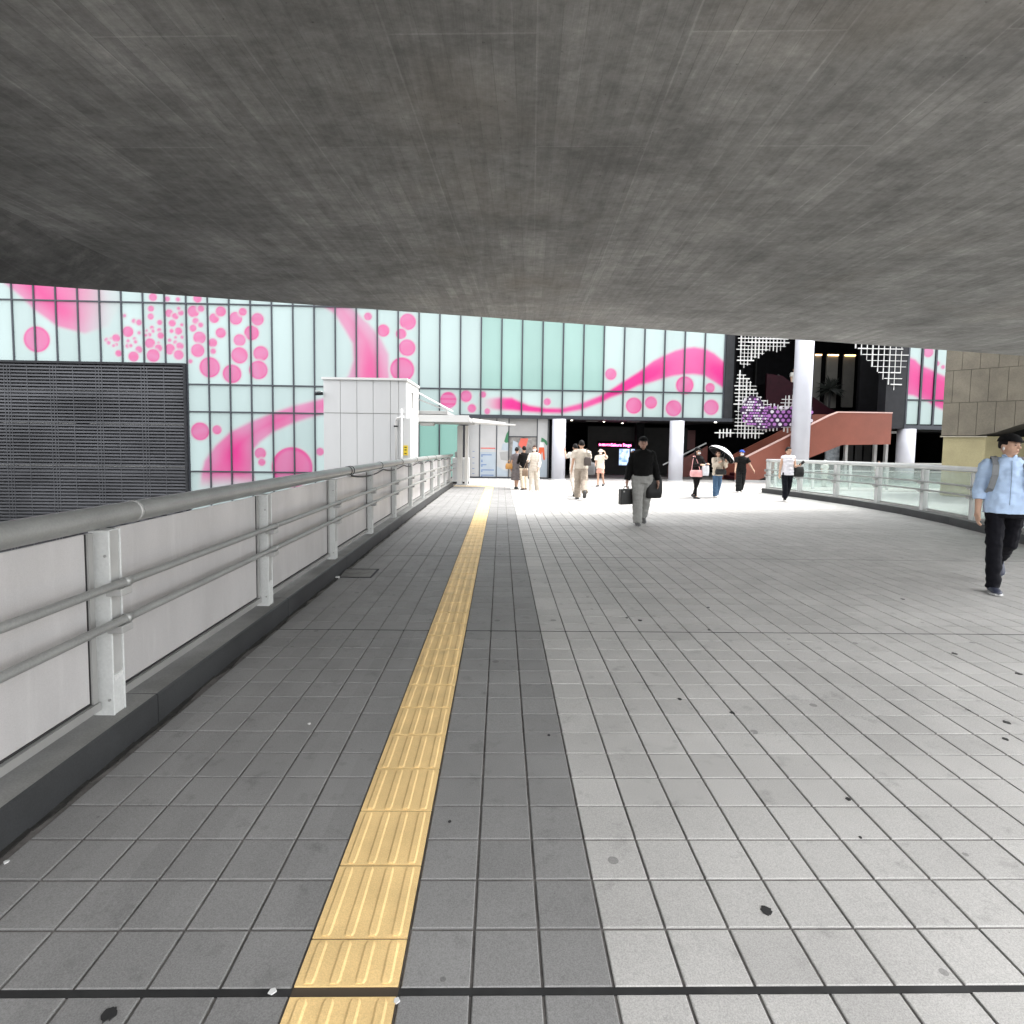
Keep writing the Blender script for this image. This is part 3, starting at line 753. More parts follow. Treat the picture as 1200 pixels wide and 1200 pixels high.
MB().box(TX1-.029, TX1, 16.9, 17.3, -6.5, 2.42).build('side_panel', M['white'], tw)
MB().box(TX0-.04, TX1+.04, TY0-.04, TY1+.04, TZ-.06, TZ).build('coping', M['white'], tw)
MB().tube([(-2.95, 15.93, -.5), (-2.95, 15.93, 2.0), (-2.9, 15.93, 2.1), (-2.72, 15.93, 2.12)], .03, 10).build('pipe', M['white'], tw, True)
MB().tube([(-2.78, 15.9, -.5), (-2.78, 15.9, 2.35)], .022, 10).build('pipe', M['white'], tw, True)
for zz in (1.85, .75): MB().box(-3.0, -2.9, 15.9, 16.0, zz, zz+.04).build('pipe_clip', M['charcoal'], tw)
ys = MB().box(-2.74, -2.62, 15.965, 15.985, 1.06, 1.34).build('warning_plate', M['yellow_sign'], tw)
for zz in (1.27, 1.2, 1.1): MB().box(-2.71, -2.65, 15.960, 15.9645, zz, zz+.025).build('print', M['black'], ys)
# bulk-head on the side of the tower
MB().box(-2.75, -2.55, 15.99, 16.3, -.4, 2.1).build('pilaster', M['cladding'], tw)
sc_ = thing('security_camera', 'small dark camera on a bracket at the left edge of the white tower', 'camera', (-5.05, 15.95, 2.75))
MB().box(-5.0, -4.96, 15.9, 15.96, 2.70, 2.78).build('bracket', M['charcoal'], sc_)
MB().tube([(-5.02, 15.95, 2.74), (-5.1, 15.75, 2.72)], .045, 10).build('housing', M['charcoal'], sc_, True)
MB().tube([(-4.98, 15.93, 2.74), (-5.02, 15.95, 2.74)], .02, 8).build('arm', M['frame'], sc_, True)
MB().box(-5.12, -4.97, 15.74, 15.96, 2.79, 2.805).build('sun_shield', M['white'], sc_)

cn = thing('canopy', 'white flat canopy joining the tower to the glass building over the stair head', 'canopy', (-1.5, 20, PLAZA))
MB().box(-3.4, -1.75, 18.4, 21.2, 2.32, 2.43).build('upper_roof', plain('canopy_grey', (.34, .34, .335), .5, var=.06), cn, bevel=.01)
MB().box(-3.4, -1.05, 18.4, 22.6, 2.10, 2.25).build('roof', plain('canopy_grey', (.34, .34, .335), .5, var=.06), cn, bevel=.01)
MB().box(-3.4, -1.05, 18.36, 18.399, 2.08, 2.30).build('fascia', M['cladding'], cn)
MB().quadbox(((-1.04, 20.2, 2.13), (.15, 20.6, 2.07), (.15, 22.4, 2.07), (-1.04, 22.4, 2.13)), ((-1.04, 20.2, 2.27), (.15, 20.6, 2.15), (.15, 22.4, 2.15), (-1.04, 22.4, 2.27))).build('eave', M['white'], cn, bevel=.01)
MB().quadbox(((.16, 20.9, 2.08), (.52, 21.0, 2.07), (.52, 22.2, 2.07), (.16, 22.2, 2.08)), ((.16, 20.9, 2.13), (.52, 21.0, 2.10), (.52, 22.2, 2.10), (.16, 22.2, 2.13))).build('eave', M['white'], cn)
MB().box(-1.72, -1.52, 22.2, 22.5, PLAZA, 2.06).build('column', M['cladding'], cn, bevel=.01)
MB().box(-1.42, -1.30, 22.2, 22.5, PLAZA, 2.06).build('column', M['white'], cn, bevel=.01)
MB().bar((-2.6, 17.3, 2.95), (-1.75, 20.4, 2.52), .04, .04).build('stay', M['white'], cn)
MB().bar((-2.6, 17.5, 2.75), (-1.9, 20.2, 2.52), .03, .03).build('stay', M['frame'], cn)
MB().box(-2.62, -2.2, 18.41, 18.8, 1.95, 2.05).build('junction_box', M['frame'], cn)
cbx = thing('equipment_cabinet', 'waist-high white cabinet at the far end of the left guardrail', 'cabinet', (-1.65, 22.9, PLAZA))
MB().box(-1.95, -1.28, 22.75, 23.2, PLAZA+.08, .78).build('body', M['white'], cbx, bevel=.01)
MB().box(-1.93, -1.30, 22.77, 23.18, PLAZA, PLAZA+.08).build('plinth', M['charcoal'], cbx)
MB().box(-1.9, -1.33, 22.742, 22.7495, -.1, .7).build('door', M['cladding'], cbx)
bx2 = MB().box(-1.86, -1.66, 22.8, 23.1, .78, 1.02).build('meter_box', M['frame'], None, bevel=.01); tag(bx2, 'small grey box standing on the white cabinet by the canopy column', 'box')

# ================================================================== HOARDING UNDER THE FACADE
hd = thing('shop_hoarding', 'white printed shopfront hoarding left of the white column under the facade', 'hoarding', (.4, 26.3, PLAZA))
HY = 26.25
hx = [-1.55, -1.0, -.22, .34, 1.65, 2.15]
zt = 2.5
MB().box(-1.6, 2.2, HY+.05, HY+.2, PLAZA, zt).build('backing', M['board_grey'], hd)
MB().box(-1.6, 2.2, HY-.03, HY+.05, PLAZA, PLAZA+.07).build('base_rail', M['mull'], hd)
names = ['board', 'board', 'board', None, 'board']
for i, (a, b) in enumerate(zip(hx[:-1], hx[1:])):
    MB().box(a-.02, a+.02, HY-.025, HY+.05, PLAZA+.07, zt).build('frame_bar', M['mull'], hd)
    if names[i]:
        pnl = MB().box(a+.02, b-.02, HY, HY+.05, PLAZA+.07, zt).build('board', M['board'], hd)
        d0, d1 = HY-.004, HY-.001
        if i == 0:
            for zz in (.96, .68, .42, .17, -.07): MB().box(a+.22, a+.32, d0, d1, zz, zz+.025).build('print', M['ink'], pnl)
        if i == 1:
            MB().box(a+.05, b-.06, d0, d1, 1.10, 1.15).build('print', M['ink_red'], pnl)
            for zz, w in ((.80, .48), (.55, .06), (.34, .24), (.10, .6), (-.14, .58)):
                MB().box(a+.08, a+.08+w, d0, d1, zz, zz+.04).build('print', M['ink'], pnl)
                MB().box(a+.08, a+.14, d0, d1, zz-.07, zz-.01).build('print', M['ink'], pnl)
            MB().box(a+.02, b-.02, HY-.0008, HY-.0002, PLAZA+.07, .95).build('tint', M['board_blue'], pnl)
        if i == 2:
            MB().prism([(a+.35, 1.45), (a+.45, 1.80), (b-.022, 1.95), (b-.022, 1.40), (a+.42, 1.38)], 'y', d0, d1).build('print', M['green'], pnl)
            MB().prism([(a+.28, 1.35), (b-.022, 1.36), (b-.022, 1.02), (a+.22, 1.05)], 'y', d0, d1).build('print', M['board_blue'], pnl)
            MB().prism([(a+.14, .95), (b-.022, 1.0), (b-.022, .55), (a+.2, .6)], 'y', d0, d1).build('print', M['board_grey'], pnl)
            MB().prism([(a+.022, PLAZA+.09), (b-.022, PLAZA+.09), (b-.022, .05), (a+.022, .3)], 'y', d0, d1).build('print', M['board_blue'], pnl)
        if i == 4:
            MB().box(a+.021, b-.021, d1+.0003, d1+.0008, PLAZA+.09, .7).build('tint', M['board_blue'], pnl)
            MB().prism([(a+.05, .72), (a+.1, 1.2), (b-.17, 1.2), (b-.12, .62), (b-.2, .62), (a+.25, 1.0), (a+.13, .7)], 'y', d0, d1).build('print', plain('print_orange', (.62, .10, .03), .5), pnl)
            MB().prism([(a+.1, 1.2), (a+.15, 1.45), (b-.2, 1.4), (b-.17, 1.2)], 'y', d0, d1).build('print', M['white'], pnl)
            MB().prism([(a+.18, 1.45), (b-.18, 1.45), (b-.06, 1.28), (b-.022, 1.35), (b-.05, 1.5), (b-.22, 1.62), (a+.2, 1.65)], 'y', d0, d1).build('print', M['green'], pnl)
    else:
        MB().box(a+.02, b-.02, HY, HY+.05, 1.70, zt).build('board', M['board_grey'], hd)
        ph = MB().box(a+.02, b-.02, HY+.01, HY+.05, PLAZA+.07, 1.66).build('board', M['photo'], hd)
        MB().box(a, b, HY-.03, HY+.05, 1.66, 1.70).build('frame_bar', M['mull'], hd)
        MB().prism([(a+.15, .75), (a+.2, 1.5), (a+.42, 1.4), (a+.4, .9)], 'y', HY+.002, HY+.008).build('print', M['board_blue'], ph)
        MB().prism([(a+.45, 1.3), (a+.55, 1.6), (a+.9, 1.6), (a+.8, 1.2), (a+.65, 1.1)], 'y', HY+.002, HY+.008).build('print', M['ink_red'], ph)
MB().box(2.13, 2.17, HY-.025, HY+.05, PLAZA+.07, zt).build('frame_bar', M['mull'], hd)

# ================================================================== COLUMNS
def column(x, y, r, ztop, label):
    t = thing('column', label, 'column', (x, y, PLAZA), 0, 'white columns of the building')
    MB().tube([(x, y, PLAZA), (x, y, ztop)], r, 32).build('shaft', M['lav'], t, True)
    MB().tube([(x, y, PLAZA), (x, y, PLAZA+.04)], r+.03, 32).build('base_ring', M['white'], t)
column(2.62, 25.9, .31, 2.5, 'short white round column right beside the printed hoarding')
column(8.02, 25.9, .32, 2.5, 'short white round column behind the woman with the pink bag')
column(13.42, 25.3, .385, 9.0, 'tall white round column rising in front of the red stair')
column(19.1, 26.5, .38, 2.3, 'short white round column under the narrow pink facade at right')

# ================================================================== DARK BUILDING BEHIND
bd = thing('commercial_building', 'dark recessed ground floor and atrium of the glass building', 'building', (8, 30, PLAZA))
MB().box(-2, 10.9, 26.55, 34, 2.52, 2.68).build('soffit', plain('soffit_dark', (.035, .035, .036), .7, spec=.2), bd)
MB().box(-30, 34, 26.7, 42, 9.42, 11.6).build('unseen_upper_block', plain('tower_glass', (.20, .24, .26), .25, var=.1, vscale=.3), bd)  # unseen block added to hold back sky light, height chosen for that
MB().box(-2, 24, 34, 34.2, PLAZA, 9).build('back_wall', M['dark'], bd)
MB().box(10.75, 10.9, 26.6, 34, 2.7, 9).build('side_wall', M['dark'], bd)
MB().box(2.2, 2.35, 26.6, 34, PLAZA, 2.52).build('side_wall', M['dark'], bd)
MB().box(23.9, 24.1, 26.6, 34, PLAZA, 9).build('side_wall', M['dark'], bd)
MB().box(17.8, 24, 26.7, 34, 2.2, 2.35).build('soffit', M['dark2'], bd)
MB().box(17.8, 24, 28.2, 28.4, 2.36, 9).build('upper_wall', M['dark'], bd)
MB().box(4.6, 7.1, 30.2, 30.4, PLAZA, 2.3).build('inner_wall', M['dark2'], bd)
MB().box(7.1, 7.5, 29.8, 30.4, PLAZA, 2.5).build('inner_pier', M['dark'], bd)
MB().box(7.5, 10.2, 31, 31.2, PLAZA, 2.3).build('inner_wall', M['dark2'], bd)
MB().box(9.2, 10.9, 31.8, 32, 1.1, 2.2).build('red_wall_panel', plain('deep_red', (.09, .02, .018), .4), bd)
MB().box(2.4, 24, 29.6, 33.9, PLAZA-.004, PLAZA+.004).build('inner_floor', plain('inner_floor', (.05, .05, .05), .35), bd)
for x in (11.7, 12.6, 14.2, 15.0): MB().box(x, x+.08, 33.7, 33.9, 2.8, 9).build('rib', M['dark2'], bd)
# upper gallery floor and lit wall panels
MB().box(10.9, 18, 30.5, 33.9, 2.55, 2.75).build('gallery_floor', M['dark'], bd)
_mats['dl'] = emit('inner_downlight', (1, .9, .75), 2.5)
warm = emit('warm_strip', (1.0, .62, .25), 1.6)
for i, x in enumerate((16.3, 17.0, 17.95, 18.9, 19.8)):
    w = .38 if i == 0 else .62
    pl = MB().box(x+1.0, x+1.0+w, 31.5+.0*i, 31.6, 3.5+.05*i, 6.5).build('lit_panel', plain('lit_panel_grey', (.16, .155, .14), .5), bd)
    if i < 3: MB().box(x+1.02, x+1.0+w-.02, 31.43, 31.49, 6.42, 6.48).build('strip_light', warm, pl)
# atrium entrance at lower right
for x in (16.9, 18.35, 18.9, 19.9): MB().box(x, x+.13, 27.6, 27.75, PLAZA, 2.1).build('door_frame', M['white'], bd)
MB().box(16.9, 19.9, 27.6, 27.75, 2.1, 2.2).build('door_frame', M['white'], bd)
MB().box(16.1, 16.8, 27.9, 28.0, .5, 1.6).build('notice_board', plain('notice', (.30, .34, .38), .4, var=.5, vscale=5), bd)
for i in range(3): MB().box(17.1+i*.45, 17.45+i*.45, 27.85, 27.9, PLAZA, 2.0).build('door_leaf', M['dark2'], bd)
MB().ell((10.2, 27.0, 2.50), .05, .05, .02, 10, 6).build('downlight', emit('downlight', (1, .95, .85), 6), bd)
for (x, y) in ((3.4, 27.6), (5.2, 28.9), (9.4, 29.4), (6.6, 31.0)): MB().ell((x, y, 2.51), .05, .05, .015, 10, 6).build('downlight', _mats['dl'], bd)
for (x, y) in ((4.2, 28.2), (6.3, 28.4)): MB().box(x, x+.6, y, y+.12, 2.50, 2.515).build('ceiling_panel', M['frame'], bd)

sg = thing('shop_sign', 'glowing pink lettering high on the dark inner wall behind the hand-raising woman', 'sign', (5.8, 30.1, 1.2))
def text(name, body, x, y, z, size, mat, parent, ext=.01):
    cu = bpy.data.curves.new(name, 'FONT'); cu.body = body; cu.size = size; cu.extrude = ext
    o = bpy.data.objects.new(name, cu); COL.objects.link(o)
    bpy.context.view_layer.update()
    me = bpy.data.meshes.new_from_object(o.evaluated_get(bpy.context.evaluated_depsgraph_get())); bpy.data.objects.remove(o)
    me.materials.clear(); me.materials.append(mat)
    n = link(name, me, parent); n.location = (x, y, z); n.rotation_euler = (pi/2, 0, 0); return n
pinkE = emit('pink_sign_light', (1.0, .13, .36), 2.2)
MB().box(5.1, 7.05, 30.12, 30.19, 1.18, 1.52).build('back_panel', M['dark'], sg)
text('lettering', 'SHIBUYA', 5.18, 30.1, 1.27, .16, pinkE, sg)
text('lettering', 'Sakura Stage', 5.82, 30.1, 1.26, .215, pinkE, sg)
for i, (a, b) in enumerate(((6.28, 6.82), (6.9, 7.35))):
    s = thing('display_screen', ('wider', 'narrower')[i]+' glowing blue screen on the dark wall under the pink lettering', 'screen', (a, 30.15, .2), 0, 'blue screens')
    m, n, l, b_ = new_mat('screen_blue'); 
    c = ramp(n, l, nz(n, l, coords(n, l), 6, 5), [(.35, (.12, .22, .5)), (.65, (.5, .62, .85))]); l.new(c, b_.inputs['Base Color']); l.new(c, b_.inputs['Emission Color']); b_.inputs['Emission Strength'].default_value = .35
    MB().box(a, b, 30.10, 30.12, .26, 1.12).build('display', m, s)
    MB().box(a-.03, b+.03, 30.121, 30.17, .23, 1.15).build('case', M['black'], s)

# ================================================================== RED STAIRS
st = thing('staircase', 'red-brown clad staircase with a landing behind the tall white column', 'staircase', (14, 25.6, PLAZA))
SY = 25.75
side = [(10.75, PLAZA), (10.72, .60), (14.95, 2.80), (15.35, 2.98), (17.85, 2.98), (17.85, 1.56), (15.6, 1.50), (13.7, .72), (11.6, PLAZA)]
MB().prism(side, 'y', SY, SY+.12).build('side_panel', M['red'], st)
MB().prism([(u, z) for u, z in side], 'y', SY+1.9, SY+2.02).build('side_panel', M['red'], st)
for a, b in (((10.68, .62), (14.95, 2.84)), ((14.95, 2.84), (15.35, 3.0)), ((15.35, 3.0), (17.86, 3.0))):
    MB().bar((a[0], SY+.06, a[1]), (b[0], SY+.06, b[1]), .17, .05).build('coping', plain('coping_pink', (.62, .42, .38), .4), st)
for i in range(15):
    MB().box(10.95+i*.29, 11.26+i*.29, SY+.13, SY+1.89, -.2+i*.13, -.06+i*.13).build('step', M['maroon'], st)
MB().box(15.3, 17.8, SY+.13, SY+1.89, 1.7, 1.8).build('landing', M['maroon'], st)
MB().box(10.7, 14.5, SY-.06, SY-.001, PLAZA, PLAZA+.10).build('plinth', M['board'], st)
es = thing('escalator', 'dark maroon escalator side climbing behind the tall white column', 'escalator', (14.4, 29, 2))
MB().prism([(13.6, 2.2), (13.6, 5.1), (14.4, 5.0), (16.9, 3.4), (17.6, 3.1), (17.6, 2.2)], 'y', 29.2, 29.35).build('side_panel', M['maroon'], es)
MB().prism([(13.6, 2.2), (13.6, 4.6), (14.4, 4.5), (16.9, 2.9), (17.6, 2.6), (17.6, 2.2)], 'y', 29.36, 30.2).build('truss', M['dark'], es)
MB().bar((14.2, 29.27, 5.05), (16.9, 29.27, 3.42), .1, .06).build('handrail', M['black'], es)
st2 = thing('inner_stair', 'dark stair with a pale handrail inside the building right of the short column', 'staircase', (9.3, 29, PLAZA))
MB().prism([(8.6, PLAZA), (8.6, .3), (10.6, 1.35), (10.6, .2), (9.6, PLAZA)], 'y', 29.0, 29.12).build('side_panel', plain('stair_red_dark', (.12, .03, .022), .45), st2)
MB().bar((8.3, 28.95, .35), (10.5, 28.95, 1.5), .06, .06).build('handrail', M['cladding'], st2)

# ================================================================== WHITE LATTICE
def lattice(label, u0, u1, z0, z1, step, mask, y, group='white lattice screens'):
    t = thing('lattice_screen', label, 'lattice', (u0, y, z0), 0, group); mask0 = mask; mask = lambda u, z: mask0(u, z) and R0.random() > .09; R0 = random.Random(4)
    nu = int((u1-u0)/step); nz_ = int((z1-z0)/step); R = random.Random(int(u0*100))
    on = [[mask(u0+(i+.5)*step, z0+(j+.5)*step) for i in range(nu)] for j in range(nz_)]
    def runs(seq):
        r = []; s = None
        for i, v in enumerate(list(seq)+[False]):
            if v and s is None: s = i
            if not v and s is not None: r.append((s, i)); s = None
        return r
    for j in range(nz_):
        for a, b in runs(on[j]):
            z = z0+(j+.5)*step; e = R.uniform(.05, .18); th = R.choice((.011, .016, .024))
            MB().box(u0+a*step-e, u0+b*step+R.uniform(.05, .2), y-th, y+th, z-th, z+th).build('bar', M['white'], t)
    for i in range(nu):
        for a, b in runs([on[j][i] for j in range(nz_)]):
            u = u0+(i+.5)*step; th = R.choice((.011, .016, .024))
            MB().box(u-th, u+th, y+.036, y+.036+2*th, z0+a*step-R.uniform(.08, .2), z0+b*step+R.uniform(.05, .15)).build('bar', M['white'], t)
    return t
def maskA(u, z):
    if z > 5.1: return u < 11.0+(z-5.1)*1.35 or (z > 5.9 and u < 12.9)
    if z > 4.75: return False
    if z > 3.35: return u < 11.0+(4.6-z)*.75
    if z > 2.35: return u < 12.2+.0*(z) or (u > 12.0 and z < 3.3)
    if z > 2.15: return u < 13.2
    return u < 11.9
lattice('white lattice hanging in the dark opening beside the purple dotted panel', 9.95, 14.0, 1.9, 6.7, .165, lambda u, z: (u > 10.75 or z < 2.1) and maskA(u, z), 25.93)
lattice('white lattice block right of the dotted panel, left of the tall column', 13.0, 14.2, 2.2, 3.75, .16, lambda u, z: z > 3.05 or z < 2.5, 26.06)
def maskB(u, z): return z > 6.35-(u-15.9)*.9 and z > 4.2+max(0, (17.9-u))*.55 and u < 18.7 and not (u > 18.4 and z < 4.9)
lattice('stepped white lattice hanging under the overpass edge above the red landing', 15.9, 18.8, 4.2, 7.0, .27, maskB, 26.2)
dp = thing('dotted_panel', 'purple panel of white and magenta dots behind the white lattice', 'panel', (12.3, 26.1, 2.3))
purple = plain('purple_panel', (.03, .005, .04), .6); mag = plain('magenta_dot', (.36, .14, .42), .5); wd = plain('white_dot', (.6, .56, .62), .5)
MB().prism([(10.85, 3.0), (11.3, 3.7), (11.75, 3.6), (12.0, 3.15), (12.9, 3.0), (13.3, 3.25), (14.2, 3.2), (14.2, 2.35), (13.0, 2.3), (11.9, 2.15), (11.2, 2.5)], 'y', 25.83, 25.86).build('backing', purple, dp)
mbs = {'w': MB(), 'm': MB()}
def disc(mb, x, z, r):
    mb.tube([(x, 25.829, z), (x, 25.78, z)], r, 10)
rr = random.Random(5)
for i in range(30):
    for j in range(12):
        x = 11.0+i*.115+(j % 2)*.057; z = 2.15+j*.125
        if x > 12.15 : continue
        if z > 3.6-.0*x or z < 2.45-(x-11)*.25 or (x > 11.8 and z > 3.15): continue
        if rr.random() < .85: disc(mbs['w' if rr.random() < .55 else 'm'], x, z, .045)
for i in range(8):
    for j in range(5):
        x = 12.2+i*.26+(j % 2)*.13; z = 2.4+j*.19
        if x > 14.15: continue
        disc(mbs['w' if rr.random() < .5 else 'm'], x, z, .075)
stuff(mbs['w'].build('white_dots', wd, dp)); stuff(mbs['m'].build('magenta_dots', mag, dp))
# dark fan plant in the atrium
pt = thing('atrium_plant', 'black silhouetted palm-like plant in front of the lit wall panels', 'plant', (17.9, 30.9, 2.75))
MB().tube([(17.9, 30.9, 2.75), (17.9, 30.9, 4.4)], .05, 8).build('stem', M['black'], pt)
mb = MB(); R = random.Random(2)
for q in range(90):
    a = R.uniform(0, 2*pi); e = R.uniform(-.5, 1.4); Lf = R.uniform(.5, 1.0); c = Vector((17.9, 30.9, 4.5))
    d = Vector((cos(a)*cos(e), .5*sin(a)*cos(e), sin(e))); s = d.cross(Vector((0, 1, .2))).normalized()*.03
    k = len(mb.v); mb.v += [tuple(c+d*.1-s), tuple(c+d*.1+s), tuple(c+d*Lf*.6+s*1.2), tuple(c+d*Lf+Vector((0, 0, -.15*Lf))), tuple(c+d*Lf*.6-s*1.2)]
    mb.f.append((k, k+1, k+2, k+3, k+4))
mb.build('fronds', plain('frond', (.012, .016, .012), .6), pt)

# ================================================================== STONE WALL AND PIER AT RIGHT
wa = Vector((15.75, 20.1)); wd_ = Vector((.6, -.8))     # left end and direction along the wall (towards the camera)
wang = atan2(wd_.y, wd_.x)
wl_ = thing('stone_wall', 'brown stone-panelled stair wall above a beige pier at far right', 'wall', (wa.x, wa.y, PLAZA), wang)
PZ = PLAZA
def wbot(t): return 1.90 if t < 1.25 else 1.90+.42*(t-1.25)
core = [(0.02, 1.92), (1.25, 1.92), (8.5, 1.92+.42*7.25), (8.5, 6.5), (.02, 6.5)]
mb = MB(); mb.prism(core, 'y', .032, 2.2)
mb.v = [(a, b, c-PZ) for a, b, c in mb.v]; mb.build('core', plain('wall_core', (.06, .055, .045), .8), wl_, local=True)
rows_z = [1.90, 3.05, 4.18, 5.31, 6.5]
for ri in range(4):
    za, zb = rows_z[ri]+.007, rows_z[ri+1]-.007; t = -.25 if ri % 2 else -.02
    k = 0
    while t < 8.2:
        a, b = max(t, 0)+.006, t+.5-.006
        if b > .05:
            ba, bb = max(za, wbot(a)), max(za, wbot(b))
            if ba < zb and bb < zb:
                e = random.uniform(0, .004)
                mb = MB().quadbox(((a, -e, ba-PZ), (b, -e, bb-PZ), (b, .03, bb-PZ), (a, .03, ba-PZ)), ((a, -e, zb-PZ), (b, -e, zb-PZ), (b, .03, zb-PZ), (a, .03, zb-PZ)))
                mb.build('stone_panel', M['stone'], wl_, local=True)
        t += .5
MB().prism([(.05, .06), (1.25, .06), (2.05, 2.4), (.05, 2.4)], 'z', 0, 1.885-PZ).build('pier', M['beige'], wl_, local=True, bevel=.02)
MB().box(.5, 9, 2.42, 2.7, 0, 5.5).build('rear_wall', M['dark2'], wl_, local=True)
MB().box(-.02, 1.3, -.015, .03, 1.845-PZ, 1.885-PZ).build('drip_edge', plain('drip', (.36, .33, .26), .7), wl_, local=True)

# second glass railing round the sunken landing, seen through the first
g2 = thing('guardrail', 'far glass railing with white rails seen through the right guardrail', 'railing', (14, 22.3, PLAZA))
for i in range(6):
    x = 10.9+i*1.5
    MB().box(x-.04, x+.04, 22.26, 22.34, PLAZA, .78).build('post', M['white'], g2)
    if i < 5: MB().box(x+.06, x+1.44, 22.295, 22.305, PLAZA+.08, .42).build('glass_panel', M['glass'], g2)
MB().box(10.86, 18.5, 22.27, 22.33, .78, .83).build('top_rail', M['white'], g2)
MB().box(10.86, 18.5, 22.28, 22.32, .46, .50).build('mid_rail', M['white'], g2)

# ================================================================== PEOPLE
def remesh(mb, name, voxel, smooth=3, fold=0., seed=0):
    me = bpy.data.meshes.new(name+'_tmp'); me.from_pydata(mb.v, [], mb.f)
    bm = bmesh.new(); bm.from_mesh(me); bmesh.ops.recalc_face_normals(bm, faces=bm.faces); bm.to_mesh(me); bm.free()
    o = bpy.data.objects.new(name+'_tmp', me); COL.objects.link(o)
    r = o.modifiers.new('r', 'REMESH'); r.mode = 'VOXEL'; r.voxel_size = voxel; r.use_smooth_shade = True
    if smooth: sm = o.modifiers.new('s', 'SMOOTH'); sm.factor = .5; sm.iterations = smooth
    bpy.context.view_layer.update()
    out = bpy.data.meshes.new_from_object(o.evaluated_get(bpy.context.evaluated_depsgraph_get()))
    bpy.data.objects.remove(o); bpy.data.meshes.remove(me)
    out.name = name
    if fold:
        n = len(out.vertices); co = np.empty(n*3, np.float32); out.vertices.foreach_get('co', co); co = co.reshape(-1, 3)
        no = np.empty(n*3, np.float32); out.vertices.foreach_get('normal', no); no = no.reshape(-1, 3)
        a = np.array([noise.noise(Vector((p[0]*9+seed, p[1]*9, p[2]*16))) + .6*noise.noise(Vector((p[0]*20, p[1]*20+seed, p[2]*26))) for p in co], np.float32)
        co += no*(a*fold)[:, None]; out.vertices.foreach_set('co', co.ravel()); out.update()
    out.shade_smooth()
    return out

def cone(mb, a, ra, b, rb, n=12, sq=None):
    """tapered limb with round ends"""
    a = Vector(a); b = Vector(b)
    mb.tube([a, b], [ra, rb], n); mb.ell(a, ra, ra, ra, 10, 8); mb.ell(b, rb, rb, rb, 10, 8)
def cut(mb, a, ra, b, rb, n=14): mb.tube([a, b], [ra, rb], n)
def rings(mb, rs, n=18):
    mb.loft([[(cx+rx*cos(2*pi*j/n), cy+ry*sin(2*pi*j/n), z) for j in range(n)] for cx, cy, rx, ry, z in rs])

